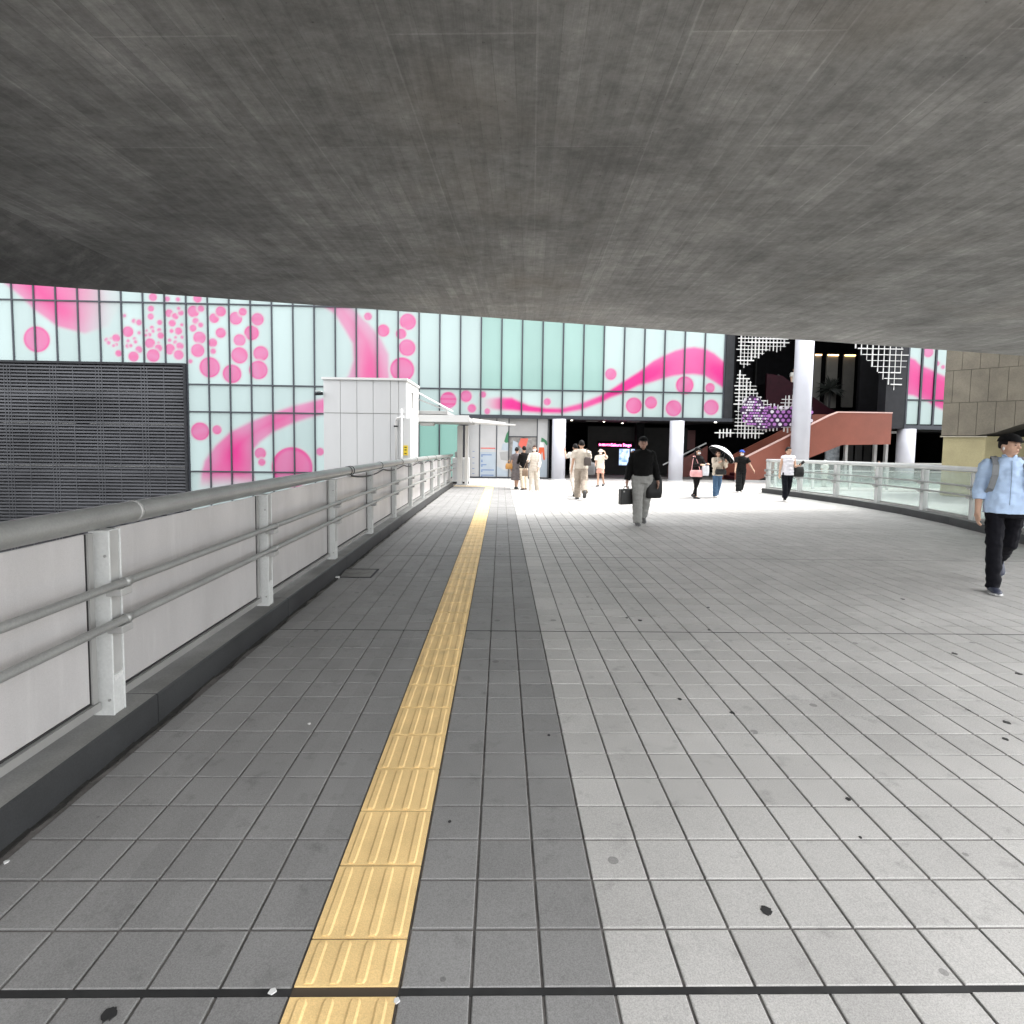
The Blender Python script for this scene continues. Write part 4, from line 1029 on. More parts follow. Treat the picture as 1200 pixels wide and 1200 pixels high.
def person(label, loc, heading, H=1.7, legs=((0, 0), (0, 0)), arms=None, build=1., top=None, bottom=None, shoe=None, hair=None, cap=None, mask=False,
           skin=(.50, .31, .22), face_turn=0, voxel=.009, lean=0., extra=None, z=None, female=False):
    """local frame: faces -Y, own left is +X. legs/arms: (right, left). leg = (swing forward deg, knee bend deg).
    arm = (forward deg, outward deg, elbow deg, inward deg)"""
    s = H/1.7
    g = fz(loc[1]) if z is None else z
    t = thing('person', label, 'person', (loc[0], loc[1], g), heading)
    J = {}
    th, sh, ank = .425, .415, .075
    # hip height so that the lower foot stands on the ground
    ends = []
    for a, k in legs:
        a, k = radians(a), radians(k); ends.append(th*cos(a)+sh*cos(a-k))
    hz = max(ends)+ank
    for sd, (a, k), nm in ((-1, legs[0], 'R'), (1, legs[1], 'L')):
        a, k = radians(a), radians(k)
        hip = Vector((sd*.088, 0, hz)); kn = hip+Vector((0, -sin(a), -cos(a)))*th; an = kn+Vector((sd*-.01, -sin(a-k), -cos(a-k)))*sh
        J['hip'+nm], J['kn'+nm], J['an'+nm] = hip, kn, an
        J['pitch'+nm] = a-k
    dz = hz-.915
    def TZ(z, y=0): return Vector((0, y-lean*(z-.9), z+dz))
    sw = .178 if not female else .158
    arms = arms or ((8, 8, 12, 0), (-8, 8, 12, 0))
    for sd, A, nm in ((-1, arms[0], 'R'), (1, arms[1], 'L')):
        f, o_, e, i_ = map(radians, A)
        shd = TZ(1.385)+Vector((sd*sw, .005, 0))
        d = Vector((sd*sin(o_), -sin(f)*cos(o_), -cos(f)*cos(o_)))
        el = shd+d*.285
        d2 = Vector((sd*sin(o_-i_), -sin(f+e)*cos(o_-i_), -cos(f+e)*cos(o_-i_))).normalized()
        wr = el+d2*.25
        J['sh'+nm], J['el'+nm], J['wr'+nm], J['fd'+nm] = shd, el, wr, d2
    tw_ = build*(.92 if female else 1)
    hc = TZ(1.585)
    Rh = Matrix.Rotation(radians(face_turn), 3, 'Z')
    def S(mb): mb.v = [(a*s, b*s, c*s) for a, b, c in mb.v]; return mb
    def add(name, mb, mat, vox=None, sm=3, fold=0, parent=t, smooth=True):
        if vox: me = remesh(S(mb), name, vox, sm, fold, random.random()*10); me.materials.clear(); me.materials.append(mat)
        else: me = S(mb).mesh(name, mat, smooth)
        return link(name, me, parent, local=True)
    skin_m = plain('skin_%d' % int(skin[0]*1000), skin, .55, var=.06, vscale=12, kind='obj', spec=.35)
    # ---- body, one continuous surface
    b = MB()
    tz = [(.145, .095, .86), (.145, .095, .93), (.130, .085, 1.03), (.130, .088, 1.12), (.150, .105, 1.22), (.168, .108, 1.31), (.160, .095, 1.38), (.10, .07, 1.43), (.058, .055, 1.455)]
    rings(b, [(TZ(z_).x, TZ(z_).y, rx*tw_, ry*tw_, TZ(z_).z) for rx, ry, z_ in tz])
    cone(b, TZ(1.42, .01), .056, TZ(1.53, -.005), .05)
    b.ell(hc+Vector((0, .005, .01)), .074, .094, .108, 16, 12, Rh); b.ell(hc+Rh @ Vector((0, -.022, -.058)), .052, .062, .056, 12, 8, Rh)
    cone(b, hc+Rh @ Vector((0, -.085, .012)), .009, hc+Rh @ Vector((0, -.103, -.022)), .014, 8)
    b.ell(hc+Rh @ Vector((0, -.082, -.058)), .022, .012, .010, 8, 6, Rh)
    for sd in (-1, 1): b.ell(hc+Rh @ Vector((sd*.077, .012, -.012)), .012, .02, .032, 8, 6, Rh)
    for nm, sd in (('R', -1), ('L', 1)):
        lk = .62 if (bottom or {}).get('kind', 'trousers') == 'trousers' else 1.; cone(b, J['hip'+nm], .086*tw_*lk, J['kn'+nm], .056*lk); cone(b, J['kn'+nm], .054*lk, J['an'+nm], .036)
        md = J['kn'+nm].lerp(J['an'+nm], .3); b.ell(md+Vector((0, .006, 0)), .054*lk, .056*lk, .058*lk, 10, 8)
        Rf = Matrix.Rotation(max(-.2, min(.75, -J['pitch'+nm]*.75)), 3, 'X'); cone(b, J['an'+nm], .036, J['an'+nm]+Rf @ Vector((0, -.09, -.045)), .025)
        cone(b, J['sh'+nm], .053*tw_, J['el'+nm], .042*tw_); cone(b, J['el'+nm], .041*tw_, J['wr'+nm], .027)
        # hand: palm, four fingers, thumb
        d = J['fd'+nm].normalized(); side = Vector((0, -1, 0)) - d*d.dot(Vector((0, -1, 0)))
        side = side.normalized() if side.length > .1 else Vector((-sd, 0, 0)); curl = d.cross(side)*(1 if sd > 0 else -1)
        if curl.x*sd > 0 and abs(curl.x) > .3: curl = -curl
        w = J['wr'+nm]; palm = w+d*.085
        cone(b, w, .027, w+d*.045, .03)
        for q in range(4):
            o_ = side*((1.5-q)*.019); base = w+d*.03+o_*.6; kn_ = palm+o_
            cone(b, base, .016, kn_, .013, 8)
            fl = (.036, .042, .04, .03)[q]
            m1 = kn_+d*fl+curl*.012; m2 = m1+d*fl*.6+curl*.022
            cone(b, kn_, .0115, m1, .0105, 8); cone(b, m1, .0105, m2, .009, 8)
        tb = w+d*.03+side*.026; t1 = tb+side*.022+d*.035+curl*.008; t2 = t1+d*.03+curl*.01
        cone(b, tb, .014, t1, .0125, 8); cone(b, t1, .0125, t2, .010, 8)
    add('body', b, skin_m, voxel, 2)
    # ---- face marks
    dark = plain('eye_dark', (.015, .012, .01), .3)
    for sd in (-1, 1):
        add('eye', MB().ell(hc+Rh @ Vector((sd*.03, -.082, .006)), .011, .006, .006, 8, 6, Rh), dark)
        add('eyebrow', MB().ell(hc+Rh @ Vector((sd*.031, -.086, .028)), .018, .006, .004, 8, 6, Rh), dark)
    add('mouth', MB().ell(hc+Rh @ Vector((0, -.091, -.056)), .02, .005, .004, 8, 6, Rh), plain('lip', (.30, .11, .09), .5))
    # ---- trousers / skirt
    bt = bottom or {}
    bm_ = cloth(bt.get('name', 'x'), bt.get('col', (.1, .1, .1)))
    if bt.get('kind', 'trousers') == 'trousers':
        m = MB(); w0, w1 = bt.get('w', (.10, .075))
        rings(m, [(TZ(z_).x, TZ(z_).y, rx*tw_, ry*tw_, TZ(z_).z) for rx, ry, z_ in ((.168, .118, .82), (.176, .120, .90), (.164, .108, .97), (.150, .10, 1.02))])
        for nm in ('R', 'L'):
            hip, kn, an = J['hip'+nm], J['kn'+nm], J['an'+nm]
            end = kn.lerp(an, bt.get('len', 1.06))
            cone(m, hip, w0*tw_, kn, (w0*.35+w1*.65)*1.0); cut(m, kn, (w0*.35+w1*.65), end, w1); m.ell(kn, *(3*[(w0*.35+w1*.65)]))
        add('trousers', m, bm_, voxel, 3, .010)
    elif bt['kind'] == 'skirt':
        m = MB(); zh = bt['hem']
        rings(m, [(0, TZ(z_).y, rx, ry, TZ(z_).z) for rx, ry, z_ in ((bt['w'], bt['w']*.8, zh), (bt['w']*.8+.03, .16, zh+(.95-zh)*.5), (.175, .13, .92), (.15, .11, 1.06))])
        add('skirt', m, bm_, voxel, 3, .016)
        if bt.get('tights'):
            m = MB()
            for nm in ('R', 'L'):
                cone(m, J['hip'+nm], .09, J['kn'+nm], .060); cone(m, J['kn'+nm], .058, J['an'+nm], .041)
            add('tights', m, cloth('tights', (.015, .013, .013)), voxel, 2, .0)
    # ---- top
    tp = top or {}
    m = MB(); ho = tp.get('hem', .93); lo = tp.get('loose', .014)
    prof = [(.168, .118, .80), (.172, .120, .88), (.168, .118, .95), (.155, .108, 1.04), (.150, .106, 1.13), (.160, .113, 1.22), (.176, .116, 1.31), (.172, .106, 1.38), (.115, .085, 1.435), (.068, .066, 1.46)]
    prof = [(ho and rx, ry, z_) for rx, ry, z_ in prof if z_ >= ho]
    first = prof[0]; prof = [(first[0]+.004, first[1]+.004, ho)] + prof
    fl_ = tp.get('flare', 0)
    rings(m, [(TZ(z_).x, TZ(z_).y, rx*tw_+lo+fl_*max(0, 1.25-z_), ry*tw_+lo+fl_*max(0, 1.25-z_), TZ(z_).z) for rx, ry, z_ in prof])
    sl = tp.get('sleeve', 'short'); sr = tp.get('sr', .0)
    for nm in ('R', 'L'):
        if sl == 'none': m.ell(J['sh'+nm], .062, .062, .06, 10, 8); continue
        m.ell(J['sh'+nm]+Vector((0, 0, -.012)), .058+lo*.3, .060+lo*.3, .056+lo*.3, 12, 8)
        if sl == 'short': cut(m, J['sh'+nm], .066+lo*.5+sr, J['sh'+nm].lerp(J['el'+nm], .72), .066+lo*.6+sr)
        else:
            e_ = J['el'+nm]; cone(m, J['sh'+nm]+Vector((0, 0, -.012)), .055+lo*.4+sr, e_, .048+lo*.4+sr)
            cut(m, e_, .052+lo*.4+sr, e_.lerp(J['wr'+nm], {'long': .97, 'rolled': .45}[sl]), .044+lo*.4+sr)
    tm_ = cloth(tp.get('name', 'y'), tp.get('col', (.3, .3, .3)))
    shirt = add(tp.get('part', 'shirt'), m, tm_, voxel, 3, tp.get('fold', .008))
    if tp.get('collar'):
        c0 = TZ(1.465, -.004); m = MB()
        for sd in (-1, 1):
            q = [c0+Vector((0, -.078, -.045)), c0+Vector((sd*.062, -.052, -.028)), c0+Vector((sd*.066, .0, .022)), c0+Vector((sd*.045, -.045, .03)), c0+Vector((sd*.012, -.07, -.015))]
            k = len(m.v); m.v += [tuple(p) for p in q]+[tuple(p+Vector((-sd*.004, .008, .0))) for p in q]
            m.f += [tuple(range(k, k+5)), tuple(range(k+9, k+4, -1))]+[(k+i, k+(i+1) % 5, k+5+(i+1) % 5, k+5+i) for i in range(5)]
        add('collar', m, tm_, parent=t, smooth=False)
    if tp.get('placket'):
        m = MB()
        for i in range(9):
            z_ = 1.43-i*.058; y_ = TZ(z_).y
        pts = [(0, TZ(z_).y-(.088+.036*sin(min(1, max(0, (1.46-z_)/.2))*pi/2))*tw_-lo-.004, TZ(z_).z) for z_ in np.linspace(1.43, ho+.10, 12)]
        m.tube(pts, .0035, 6)
        add('placket', m, cloth('placket', tuple(c*.45 for c in tp['col'])))
    if bt.get('kind', 'trousers') == 'trousers':
        for nm in ('R', 'L'):
            d_ = (J['kn'+nm]-J['an'+nm]).normalized(); Rf = Matrix.Rotation(max(-.2, min(.75, -J['pitch'+nm]*.75)), 3, 'X')
            m = MB(); cone(m, J['an'+nm]+d_*.12, .046, J['an'+nm], .044); cone(m, J['an'+nm], .044, J['an'+nm]+Rf @ Vector((0, -.06, -.03)), .038)
            add('sock', m, cloth('sock_'+bt.get('name', 'x'), tuple(c*.9 for c in bt.get('col', (.05, .05, .05)))))
    # ---- shoes
    for nm in ('R', 'L'):
        an = J['an'+nm]; pt_ = J['pitch'+nm]; m = MB()
        rs = []
        for y_, w, h in ((.075, .026, .05), (.06, .036, .075), (.0, .040, .09), (-.07, .043, .062), (-.14, .044, .048), (-.175, .032, .036), (-.19, .012, .02)):
            rs.append([(w*cos(2*pi*q/10), y_, max(0, .5+.5*sin(2*pi*q/10))*h) for q in range(10)])
        m.loft(rs)
        Rx = Matrix.Rotation(max(-.2, min(.75, -pt_*.75)), 3, 'X')
        m.v = [tuple(Rx @ (Vector((p[0]*1.14, p[1]*1.1, p[2]*1.08))-Vector((0, 0, ank)))+an) for p in m.v]
        sc_m = plain('shoe_'+(shoe or {}).get('name', 'black'), (shoe or {}).get('col', (.02, .02, .02)), .5)
        so = add('shoe', m, sc_m)
        m = MB(); rs = []
        for y_, w in ((.08, .028), (.0, .043), (-.14, .048), (-.19, .018)):
            rs.append([(-w, y_, -.004), (w, y_, -.004), (w, y_, .014), (-w, y_, .014)])
        m.loft(rs); m.v = [tuple(Rx @ (Vector((p[0]*1.14, p[1]*1.1, p[2]))-Vector((0, 0, ank)))+an) for p in m.v]
        link('sole', S(m).mesh('sole', plain('sole_'+(shoe or {}).get('name', 'black'), (shoe or {}).get('sole', (.05, .05, .05)), .6)), so, local=True)
    # ---- hair
    if hair:
        m = MB(); nu, nv = 22, 16; rg = []
        for i in range(nv+1):
            tt = -pi/2+pi*i/nv; ct = max(cos(tt), .02); r_ = []
            for j in range(nu):
                p = Vector((.085*ct*cos(2*pi*j/nu), .106*ct*sin(2*pi*j/nu), .118*sin(tt)))
                k_ = 1+.05*noise.noise(p*40)
                if (p.y < -.045 and p.z < .055) or (p.y < .02 and p.z < -.01) or p.z < -.065: k_ = .72
                r_.append(hc+Rh @ (p*k_)+Vector((0, .008, .016)))
            rg.append(r_)
        m.loft(rg)
        if hair.get('long'):
            for q in range(7):
                x_ = (q-3)*.026; m.ell(hc+Rh @ Vector((x_, .075-abs(x_)*.4, -.09-.5*hair['long']*.3)), .028, .03, .10+hair['long']*.5, 8, 8)
        if hair.get('bun'): m.ell(hc+Rh @ Vector((0, .11, .03)), .045, .045, .045)
        add('hair', m, plain('hair_'+hair['name'], hair['col'], .7, var=.3, spec=.2, vscale=60, kind='obj'))
    if cap:
        m = MB(); rg = []
        for i in range(9):
            tt = pi/2*i/8; ct = max(cos(tt), .03)
            rg.append([hc+Rh @ Vector((.092*ct*cos(2*pi*j/20), .114*ct*sin(2*pi*j/20)+.004, .045+.088*sin(tt))) for j in range(20)])
        m.loft(rg)
        cp = add('cap', m, cloth('cap_'+cap['name'], cap['col']))
        m = MB(); bl = cap.get('brim') or 0.
        ou = [Vector((.082*cos(a_), -.062-(.045+bl)*sin(a_), .050-.018*sin(a_))) for a_ in np.linspace(0, pi, 11)]
        k0 = len(m.v); m.v += [tuple(hc+Rh @ p) for p in ou]+[tuple(hc+Rh @ (p+Vector((0, 0, .008)))) for p in ou]
        m.f += [tuple(range(11)), tuple(range(21, 10, -1))]+[(i, (i+1) % 11, 11+(i+1) % 11, 11+i) for i in range(11)]
        if bl > 0: link('brim', S(m).mesh('brim', cloth('cap_'+cap['name'], cap['col'])), cp, local=True)
        if cap.get('round'):
            m = MB(); m.loft([[hc+Rh @ Vector((r_*.9*cos(2*pi*j/22), r_*sin(2*pi*j/22), z_)) for j in range(22)] for r_, z_ in ((.155, .022), (.155, .028), (.10, .055), (.10, .048))])
            link('brim', S(m).mesh('brim', cloth('cap_'+cap['name'], cap['col'])), cp, local=True)
    if mask:
        m = MB().ell(hc+Rh @ Vector((0, -.05, -.048)), .062, .056, .05, 14, 10, Rh); add('face_mask', m, cloth('mask', (.78, .78, .78)))
    # world transform helper for held things
    Mw = Matrix.Translation(t.location) @ Matrix.Rotation(heading, 4, 'Z')
    t_pts = {k: Mw @ (v*s) for k, v in J.items() if isinstance(v, Vector)}
    t_pts['head'] = Mw @ (hc*s); t_pts['scale'] = s; t_pts['M'] = Mw
    t_pts['chest'] = Mw @ (TZ(1.25)*s); t_pts['hipc'] = Mw @ (TZ(.95)*s)
    return t, t_pts

def bag(label, c, w, d, h, col, name, strap=None, rz=0, cat='bag', soft=.25, rough=.6):
    """soft bag centred under c (top middle), with straps running to the given points"""
    c = Vector(c); t = thing('bag', label, cat, (c.x, c.y, c.z-h), rz)
    col = tuple(c*.35 for c in col) if max(col) < .03 else col
    m = plain('bag_'+name, col, rough, var=.12, vscale=8); mb = MB(); rg = []
    n = 20
    for f, k in ((0, .80), (.04, .95), (.3, 1.0), (.7, .96), (.95, .86), (1, .78)):
        rg.append([(w/2*k*max(-1, min(1, 1.25*cos(2*pi*j/n))), d/2*(k+soft*sin(pi*f))*max(-1, min(1, 1.25*sin(2*pi*j/n))), h*f) for j in range(n)])
    mb.loft(rg); mb.build('body', m, t, True, local=True)
    Rz = Matrix.Rotation(-rz, 3, 'Z')
    if strap:
        for pts in strap:
            q = [Rz @ (Vector(p)-Vector(t.location)) for p in pts]
            MB().tube(q, .010, 8).build('strap', m, t, True, local=True)
    MB().box(-w*.36, w*.36, -d*.03, d*.03, h*.985, h*1.01).build('zip', M['black'], t, local=True)
    return t
def arc(a, b, lift, n=8):
    a = Vector(a); b = Vector(b); return [a.lerp(b, i/n)+Vector((0, 0, lift*sin(pi*i/n))) for i in range(n+1)]

BLK = dict(name='black', col=(.007, .006, .006))
# 1 blue shirt at right edge
t, J1 = person('man in pale blue shirt, black cap and backpack striding at the right edge', (5.44, 5.98), radians(-30), 1.70,
       legs=((11, 5), (-21, 36)), arms=((-6, 9, 18, 6), (12, 12, 26, 5)), top=dict(name='pale_blue', col=(.47, .61, .82), sleeve='rolled', hem=.86, loose=.021, collar=True, placket=True, fold=.013, sr=.006),
       bottom=dict(name='black_navy', col=(.010, .010, .018), w=(.092, .064)), shoe=dict(name='navy', col=(.03, .035, .06), sole=(.55, .55, .55)),
       hair=BLK, cap=dict(name='black', col=(.010, .010, .011), brim=.03), face_turn=40, voxel=.007)
bp = thing('backpack', 'grey backpack with wide shoulder straps worn by the man in the pale blue shirt', 'backpack', tuple(J1['chest']), radians(-30))
mb = MB(); rg = []
for f, k in ((0, .8), (.08, 1), (.5, 1.02), (.85, .95), (1, .6)):
    rg.append([(.14*k*max(-1, min(1, 1.2*cos(2*pi*j/18))), .20+.075*k*max(-1, min(1, 1.2*sin(2*pi*j/18))), -.28+.44*f) for j in range(18)])
mb.loft(rg).build('body', cloth('backpack', (.16, .17, .18)), bp, True, local=True)
for sd in (-1, 1):
    pts = [(sd*.105, .14, .15), (sd*.118, .06, .212), (sd*.122, -.02, .20), (sd*.125, -.108, .13), (sd*.135, -.145, .02), (sd*.155, -.10, -.12), (sd*.165, .02, -.2), (sd*.13, .13, -.24)]
    mb = MB()
    for a, b in zip(pts[:-1], pts[1:]): mb.bar(a, b, .055, .014, (0, -1, .4) if abs(b[2]-a[2]) > .05 else (0, 0, 1))
    mb.build('strap', cloth('strap', (.22, .23, .24)), bp, local=True)
eb = MB().ell(J1['head']+Matrix.Rotation(radians(10), 3, 'Z') @ Vector((-.088, -.006, -.03)), .008, .012, .02, 8, 6).build('earbud', M['white'], None, True); tag(eb, 'white wireless earbud in the ear of the man in pale blue', 'earbud')

# 2 man in black
t, J2 = person('older man in black top and black cap with grey trousers carrying a case', (2.72, 10.85), radians(-6), 1.70,
       legs=((10, 6), (-12, 22)), arms=((-2, 13, 10, 3), (-6, 14, 16, 4)), build=1.12, top=dict(name='black_knit', col=(.008, .008, .008), sleeve='long', hem=.96, loose=.022, collar=True, sr=.008),
       bottom=dict(name='light_grey', col=(.30, .30, .285), w=(.115, .088)), shoe=dict(name='grey', col=(.09, .09, .09), sole=(.3, .3, .3)), hair=dict(name='grey', col=(.10, .10, .10)),
       cap=dict(name='black2', col=(.008, .008, .009), brim=.055), skin=(.34, .20, .15))
w = J2['wrR']+J2['fdR'].to_3d()*0
c0 = Vector((w.x-.02, w.y-.03, w.z-.13))
cs = thing('briefcase', 'hard grey briefcase in the hand of the man in black', 'briefcase', (c0.x, c0.y, c0.z-.33), radians(28))
MB().box(-.15, .15, -.055, .055, 0, .30).build('shell', plain('case_dark', (.03, .03, .03), .4, .2), cs, bevel=.015, local=True)
MB().box(-.152, .152, -.005, .005, -.002, .302).build('seam', M['frame'], cs, local=True)
MB().box(.1505, .156, -.05, .05, .01, .29).build('end_plate', M['frame'], cs, local=True)
MB().tube([(-.06, 0, .30), (-.055, 0, .34), (.055, 0, .34), (.06, 0, .30)], .011, 8).build('handle', M['black'], cs, True, local=True)
for x in (-.10, .10): MB().box(x-.018, x+.018, -.059, -.0555, .24, .27).build('latch', M['frame'], cs, local=True)
p = J2['wrL']
bag('slouchy black shoulder bag hanging at the side of the man in black', (p.x-.07, p.y+.06, p.z+.10), .34, .15, .44, (.012, .012, .012), 'black', [arc(Vector((p.x-.2, p.y+.06, p.z+.08)), J2['shL']+Vector((0, 0, .06)), .02), arc(Vector((p.x+.04, p.y+.06, p.z+.08)), J2['shL']+Vector((0.01, 0.03, .06)), .02)], rz=.3)

# 3 group of three by the hoarding
t, Jd = person('woman in grey dress with dark bun, seen from behind by the hoarding', (.56, 20.3), radians(155), 1.50, legs=((-6, 14), (10, 4)), top=dict(name='grey_dress_top', col=(.17, .15, .16), sleeve='short', hem=.98, loose=.012, part='dress_top'),
       bottom=dict(kind='skirt', name='grey_dress', col=(.15, .135, .14), hem=.38, w=.24), hair=dict(name='black', col=(.007, .006, .006), bun=True), female=True)
p = Jd['wrL']; bag('tan woven handbag on the arm of the woman in the grey dress', (p.x-.08, p.y-.02, p.z+.16), .26, .11, .2, (.50, .26, .08), 'tan', [arc((p.x-.14, p.y-.02, p.z+.14), (p.x-.02, p.y-.02, p.z+.14), .14)])
t, Jb = person('person in black top and cream trousers standing between two women', (.80, 19.95), radians(-160), 1.53, legs=((4, 6), (-6, 8)), arms=((10, 8, 40, 10), (20, 6, 50, 20)), top=dict(name='black_top', col=(.012, .011, .011), sleeve='long', hem=.86, loose=.02),
       bottom=dict(name='cream', col=(.55, .47, .37), w=(.10, .08)), hair=BLK, female=True, shoe=dict(name='brown', col=(.08, .04, .03)))
t, Jw = person('woman in cream jacket and trousers wearing a white face mask', (1.10, 18.75), radians(-18), 1.55, legs=((8, 4), (-8, 10)), arms=((30, 8, 70, 25), (6, 10, 30, 10)), top=dict(name='cream_jacket', col=(.66, .60, .53), sleeve='long', hem=.78, loose=.02, part='jacket'),
       bottom=dict(name='cream2', col=(.64, .58, .50), w=(.105, .095)), hair=dict(name='brown', col=(.04, .022, .016), long=.12), mask=True, female=True, shoe=dict(name='white', col=(.6, .58, .55), sole=(.6, .6, .6)))
p = Jw['wrR']; bag('small brown pouch bag held low by the woman in the cream jacket', (p.x-.10, p.y+.03, p.z-.30), .2, .1, .22, (.22, .15, .10), 'brown', [arc((p.x-.15, p.y+.03, p.z-.32), (p.x-.02, p.y+.03, p.z+.0), .03), arc((p.x-.05, p.y+.03, p.z-.32), (p.x-.02, p.y+.03, p.z+.0), .03)])

# 4 walking away, and the one hidden behind him
t, Jm = person('man in beige shirt and taupe trousers walking away from the camera', (2.30, 16.24), radians(176), 1.69, legs=((-16, 38), (8, 4)), arms=((20, 12, 60, 10), (-4, 12, 12, 4)), top=dict(name='beige_shirt', col=(.52, .46, .39), sleeve='short', hem=.90, loose=.03, sr=.012),
       bottom=dict(name='taupe', col=(.33, .28, .23), w=(.11, .095)), hair=BLK, shoe=dict(name='black', col=(.02, .02, .02)))
p = Jm['wrR']; p2 = Jm['wrR']
hand = max((Jm['wrL'], Jm['wrR']), key=lambda v: v.x)
bag('grey tote bag in the right-hand grip of the man walking away', (hand.x+.02, hand.y-.02, hand.z-.02), .33, .14, .36, (.11, .11, .115), 'grey', [arc((hand.x-.06, hand.y-.02, hand.z-.04), (hand.x+.1, hand.y-.02, hand.z-.04), .10)], rz=.25)
ch_ = Jm['chest']
bag('dark crossbody sling bag on the back of the man walking away', (ch_.x+.15, ch_.y-.19, ch_.z-.02), .2, .08, .24, (.07, .055, .05), 'sling', [[(ch_.x+.13, ch_.y-.19, ch_.z-.04), (ch_.x+.14, ch_.y-.16, ch_.z+.12), (ch_.x+.13, ch_.y-.05, ch_.z+.22)]])
person('partly hidden person in a white top just left of the man walking away', (2.27, 17.4), radians(-170), 1.60, legs=((6, 4), (-14, 24)), arms=((20, 10, 100, 10), (60, 14, 90, 10)), top=dict(name='white_top', col=(.66, .64, .60), sleeve='short', hem=.88, loose=.02), bottom=dict(name='pale', col=(.58, .52, .46), w=(.10, .085)), hair=BLK, female=True)

# 5 woman raising a hand
t, Jp = person('woman in cream top and pink shorts raising a hand to her hat brim', (3.92, 22.3), radians(-25), 1.46, legs=((6, 4), (-14, 16)), arms=((14, 8, 35, 12), (78, 38, 118, 62)), top=dict(name='cream_top', col=(.70, .63, .54), sleeve='short', hem=.80, loose=.035, sr=.02),
       bottom=dict(kind='skirt', name='pink', col=(.62, .34, .27), hem=.62, w=.19, tights=False), hair=dict(name='brown', col=(.04, .022, .016)), cap=dict(name='cream', col=(.66, .58, .46), brim=None, round=True), female=True, mask=True)

# 6 woman with pink bag
t, Jt = person('woman in black jacket and cap with black tights holding a phone', (5.92, 17.0), radians(20), 1.53, legs=((7, 4), (-10, 14)), arms=((22, 8, 75, 20), (30, 6, 70, 25)), top=dict(name='black_jacket', col=(.016, .012, .012), sleeve='long', hem=.84, loose=.022, part='jacket'),
       bottom=dict(kind='skirt', name='black_skirt', col=(.012, .011, .011), hem=.66, w=.17, tights=True), hair=dict(name='black', col=(.007, .006, .006), long=.1), cap=dict(name='blackc', col=(.012, .012, .012), brim=.07), mask=True, female=True, face_turn=25)
h_ = Jt['hipc']
bag('pale pink handbag at the hip of the woman in the black cap', (h_.x-.10, h_.y-.22, h_.z+.02), .36, .13, .2, (.72, .36, .36), 'pink', [arc((h_.x-.24, h_.y-.2, h_.z), Jt['shR']+Vector((0, -.02, .05)), .04), arc((h_.x+.02, h_.y-.2, h_.z), Jt['shR']+Vector((.02, -.03, .05)), .04)])
bag('white paper bag beside the pink handbag', (h_.x+.16, h_.y-.24, h_.z+.16), .2, .1, .30, (.66, .68, .72), 'white', [arc((h_.x+.10, h_.y-.24, h_.z+.14), Jt['wrL'], .03)])

# 7 woman with parasol
t, Ju = person('woman in beige cardigan and blue jeans under a white parasol', (6.72, 17.45), radians(4), 1.46, legs=((5, 4), (-9, 14)), arms=((30, 8, 95, 24), (34, 10, 100, 26)), top=dict(name='beige_cardigan', col=(.60, .52, .42), sleeve='long', hem=.80, loose=.034, part='cardigan', sr=.014, fold=.013),
       bottom=dict(name='denim', col=(.07, .13, .22), w=(.105, .085)), hair=dict(name='brown', col=(.05, .026, .018), long=.14), female=True, shoe=dict(name='white', col=(.6, .58, .55), sole=(.6, .6, .6)))
h_ = Ju['hipc']
bag('black crossbody bag across the front of the woman with the parasol', (h_.x+.02, h_.y-.20, h_.z+.08), .32, .11, .17, (.010, .010, .010), 'crossbody', [arc((h_.x-.1, h_.y-.18, h_.z+.05), Ju['shR']+Vector((.04, -.07, .03)), .02), arc((h_.x+.14, h_.y-.18, h_.z+.05), Ju['shL']+Vector((-.04, -.07, .03)), .02)])
pg = thing('parasol', 'white parasol with a dark lining tilted over the woman in beige', 'parasol', tuple(Ju['wrL']))
ax = Vector((.60, .10, .79)).normalized(); hub = Vector((6.93, 17.45, 1.33)); q = ax.to_track_quat('Z', 'Y').to_matrix()
def dome(off, r=.44, sag=.21):
    mb = MB(); rg = []
    for i in range(9):
        f = i/8; rr_ = max(r*sin(f*1.15)/sin(1.15), .006); zz = -sag*(1-cos(f*1.15))/(1-cos(1.15))
        rg.append([hub+q @ Vector((rr_*(1-.035*f*(1-abs(cos(4*(2*pi*j/32)))))*cos(2*pi*j/32), rr_*(1-.035*f*(1-abs(cos(4*(2*pi*j/32)))))*sin(2*pi*j/32), zz+off)) for j in range(32)])
    k = len(rg[0]); mb.loft(rg, False); return mb
o = dome(0).build('canopy', cloth('parasol_white', (.80, .80, .80)), pg, True); md = o.modifiers.new('solid', 'SOLIDIFY'); md.thickness = .004
o = dome(-.010, .435).build('lining', cloth('parasol_lining', (.012, .012, .014)), pg, True); md = o.modifiers.new('solid', 'SOLIDIFY'); md.thickness = .003
MB().tube([hub+ax*.05, hub-ax*.30, Ju['wrL']+Vector((0, 0, .03))], .007, 8).build('shaft', M['frame'], pg, True)
for j in range(8):
    a = 2*pi*j/8; e = hub+q @ Vector((.40*cos(a), .40*sin(a), -.19)); MB().tube([hub+q @ Vector((0, 0, -.02)), hub+q @ Vector((.24*cos(a), .24*sin(a), -.078)), e], .003, 5).build('rib', M['frame'], pg)

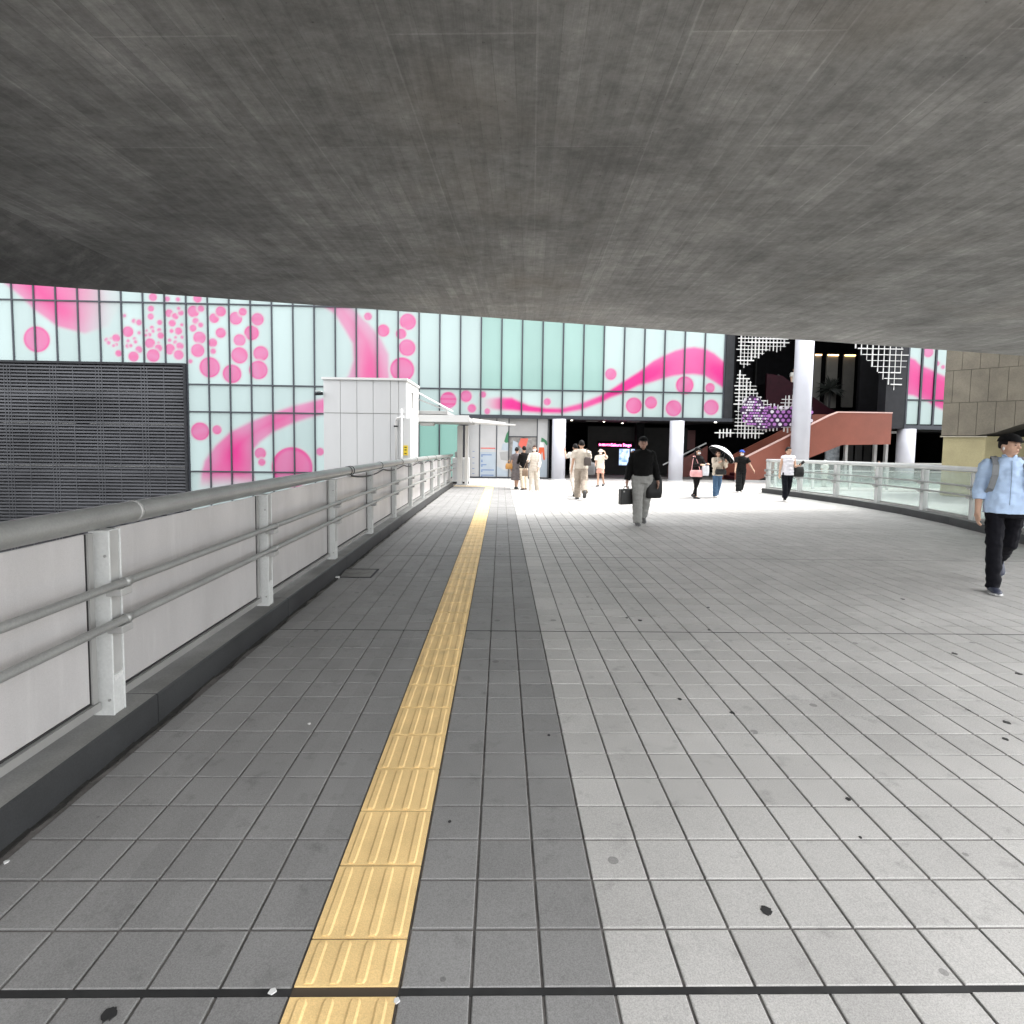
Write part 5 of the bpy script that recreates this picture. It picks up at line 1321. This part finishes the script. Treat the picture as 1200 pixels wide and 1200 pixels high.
# 8 man in black tee, blue cap
t, Jk = person('man in black t-shirt, blue cap and black wide trousers with arms out', (8.50, 19.9), radians(-8), 1.50, legs=((4, 4), (-14, 18)), arms=((16, 10, 20, -4), (2, 30, 10, 0)), top=dict(name='black_tee', col=(.010, .010, .010), sleeve='short', hem=.84, loose=.028, sr=.012),
       bottom=dict(name='charcoal', col=(.03, .032, .034), w=(.115, .115)), hair=BLK, cap=dict(name='blue', col=(.03, .08, .36), brim=.06), mask=True, shoe=dict(name='white', col=(.6, .58, .55), sole=(.6, .6, .6)), face_turn=14)

# 9 woman in white sleeveless blouse
t, Jl = person('woman in white sleeveless blouse and navy trousers near the right guardrail', (8.27, 16.2), radians(-4), 1.58, legs=((9, 6), (-10, 18)), arms=((4, 14, 14, 2), (14, 8, 88, 6)), top=dict(name='white_blouse', col=(.74, .73, .78), sleeve='none', hem=.84, loose=.026, fold=.012),
       bottom=dict(name='navy', col=(.012, .013, .024), w=(.105, .075), len=.86), hair=BLK, female=True, shoe=dict(name='white', col=(.6, .58, .55), sole=(.1, .1, .1)), face_turn=22)
p = Jl['wrL']
ph = MB().box(-.04, .04, -.008, .008, -.08, .08).build('phone', M['black'], None, bevel=.004); ph.location = p+Vector((.02, -.1, .06)); ph.rotation_euler = (.5, .6, .3); tag(ph, 'dark phone in the raised hand of the woman in the white blouse', 'phone')
h_ = Jl['hipc']
bag('round black handbag on the arm of the woman in the white blouse', (h_.x+.32, h_.y+.02, h_.z+.15), .28, .14, .30, (.014, .014, .014), 'blackb', [arc((h_.x+.24, h_.y+.02, h_.z+.12), Jl['elL']+Vector((0, 0, -.02)), .03), arc((h_.x+.38, h_.y+.02, h_.z+.12), Jl['elL']+Vector((0, .02, -.02)), .03)])

# 10 far figures
person('distant person in a white hat whose head shows over the right guardrail', (13.5, 23.4), 0, 1.12, top=dict(name='white_top', col=(.66, .64, .60), sleeve='short', hem=.88, loose=.02), bottom=dict(name='pale', col=(.58, .52, .46)), hair=BLK, cap=dict(name='white', col=(.75, .74, .72), brim=None, round=True), voxel=.014, z=PLAZA)
person('distant dark-haired person behind the far glass railing', (15.9, 23.6), 0, 1.12, top=dict(name='white_top', col=(.66, .64, .60), sleeve='short', hem=.88, loose=.02), bottom=dict(name='charcoal', col=(.03, .032, .034)), hair=BLK, voxel=.014, z=PLAZA)
person('tiny figure in white at the top of the dark escalator', (15.3, 29.75), radians(10), 1.6, top=dict(name='white_top', col=(.66, .64, .60), sleeve='short', hem=.88, loose=.02), bottom=dict(name='charcoal', col=(.03, .032, .034)), hair=BLK, voxel=.014, z=3.9)
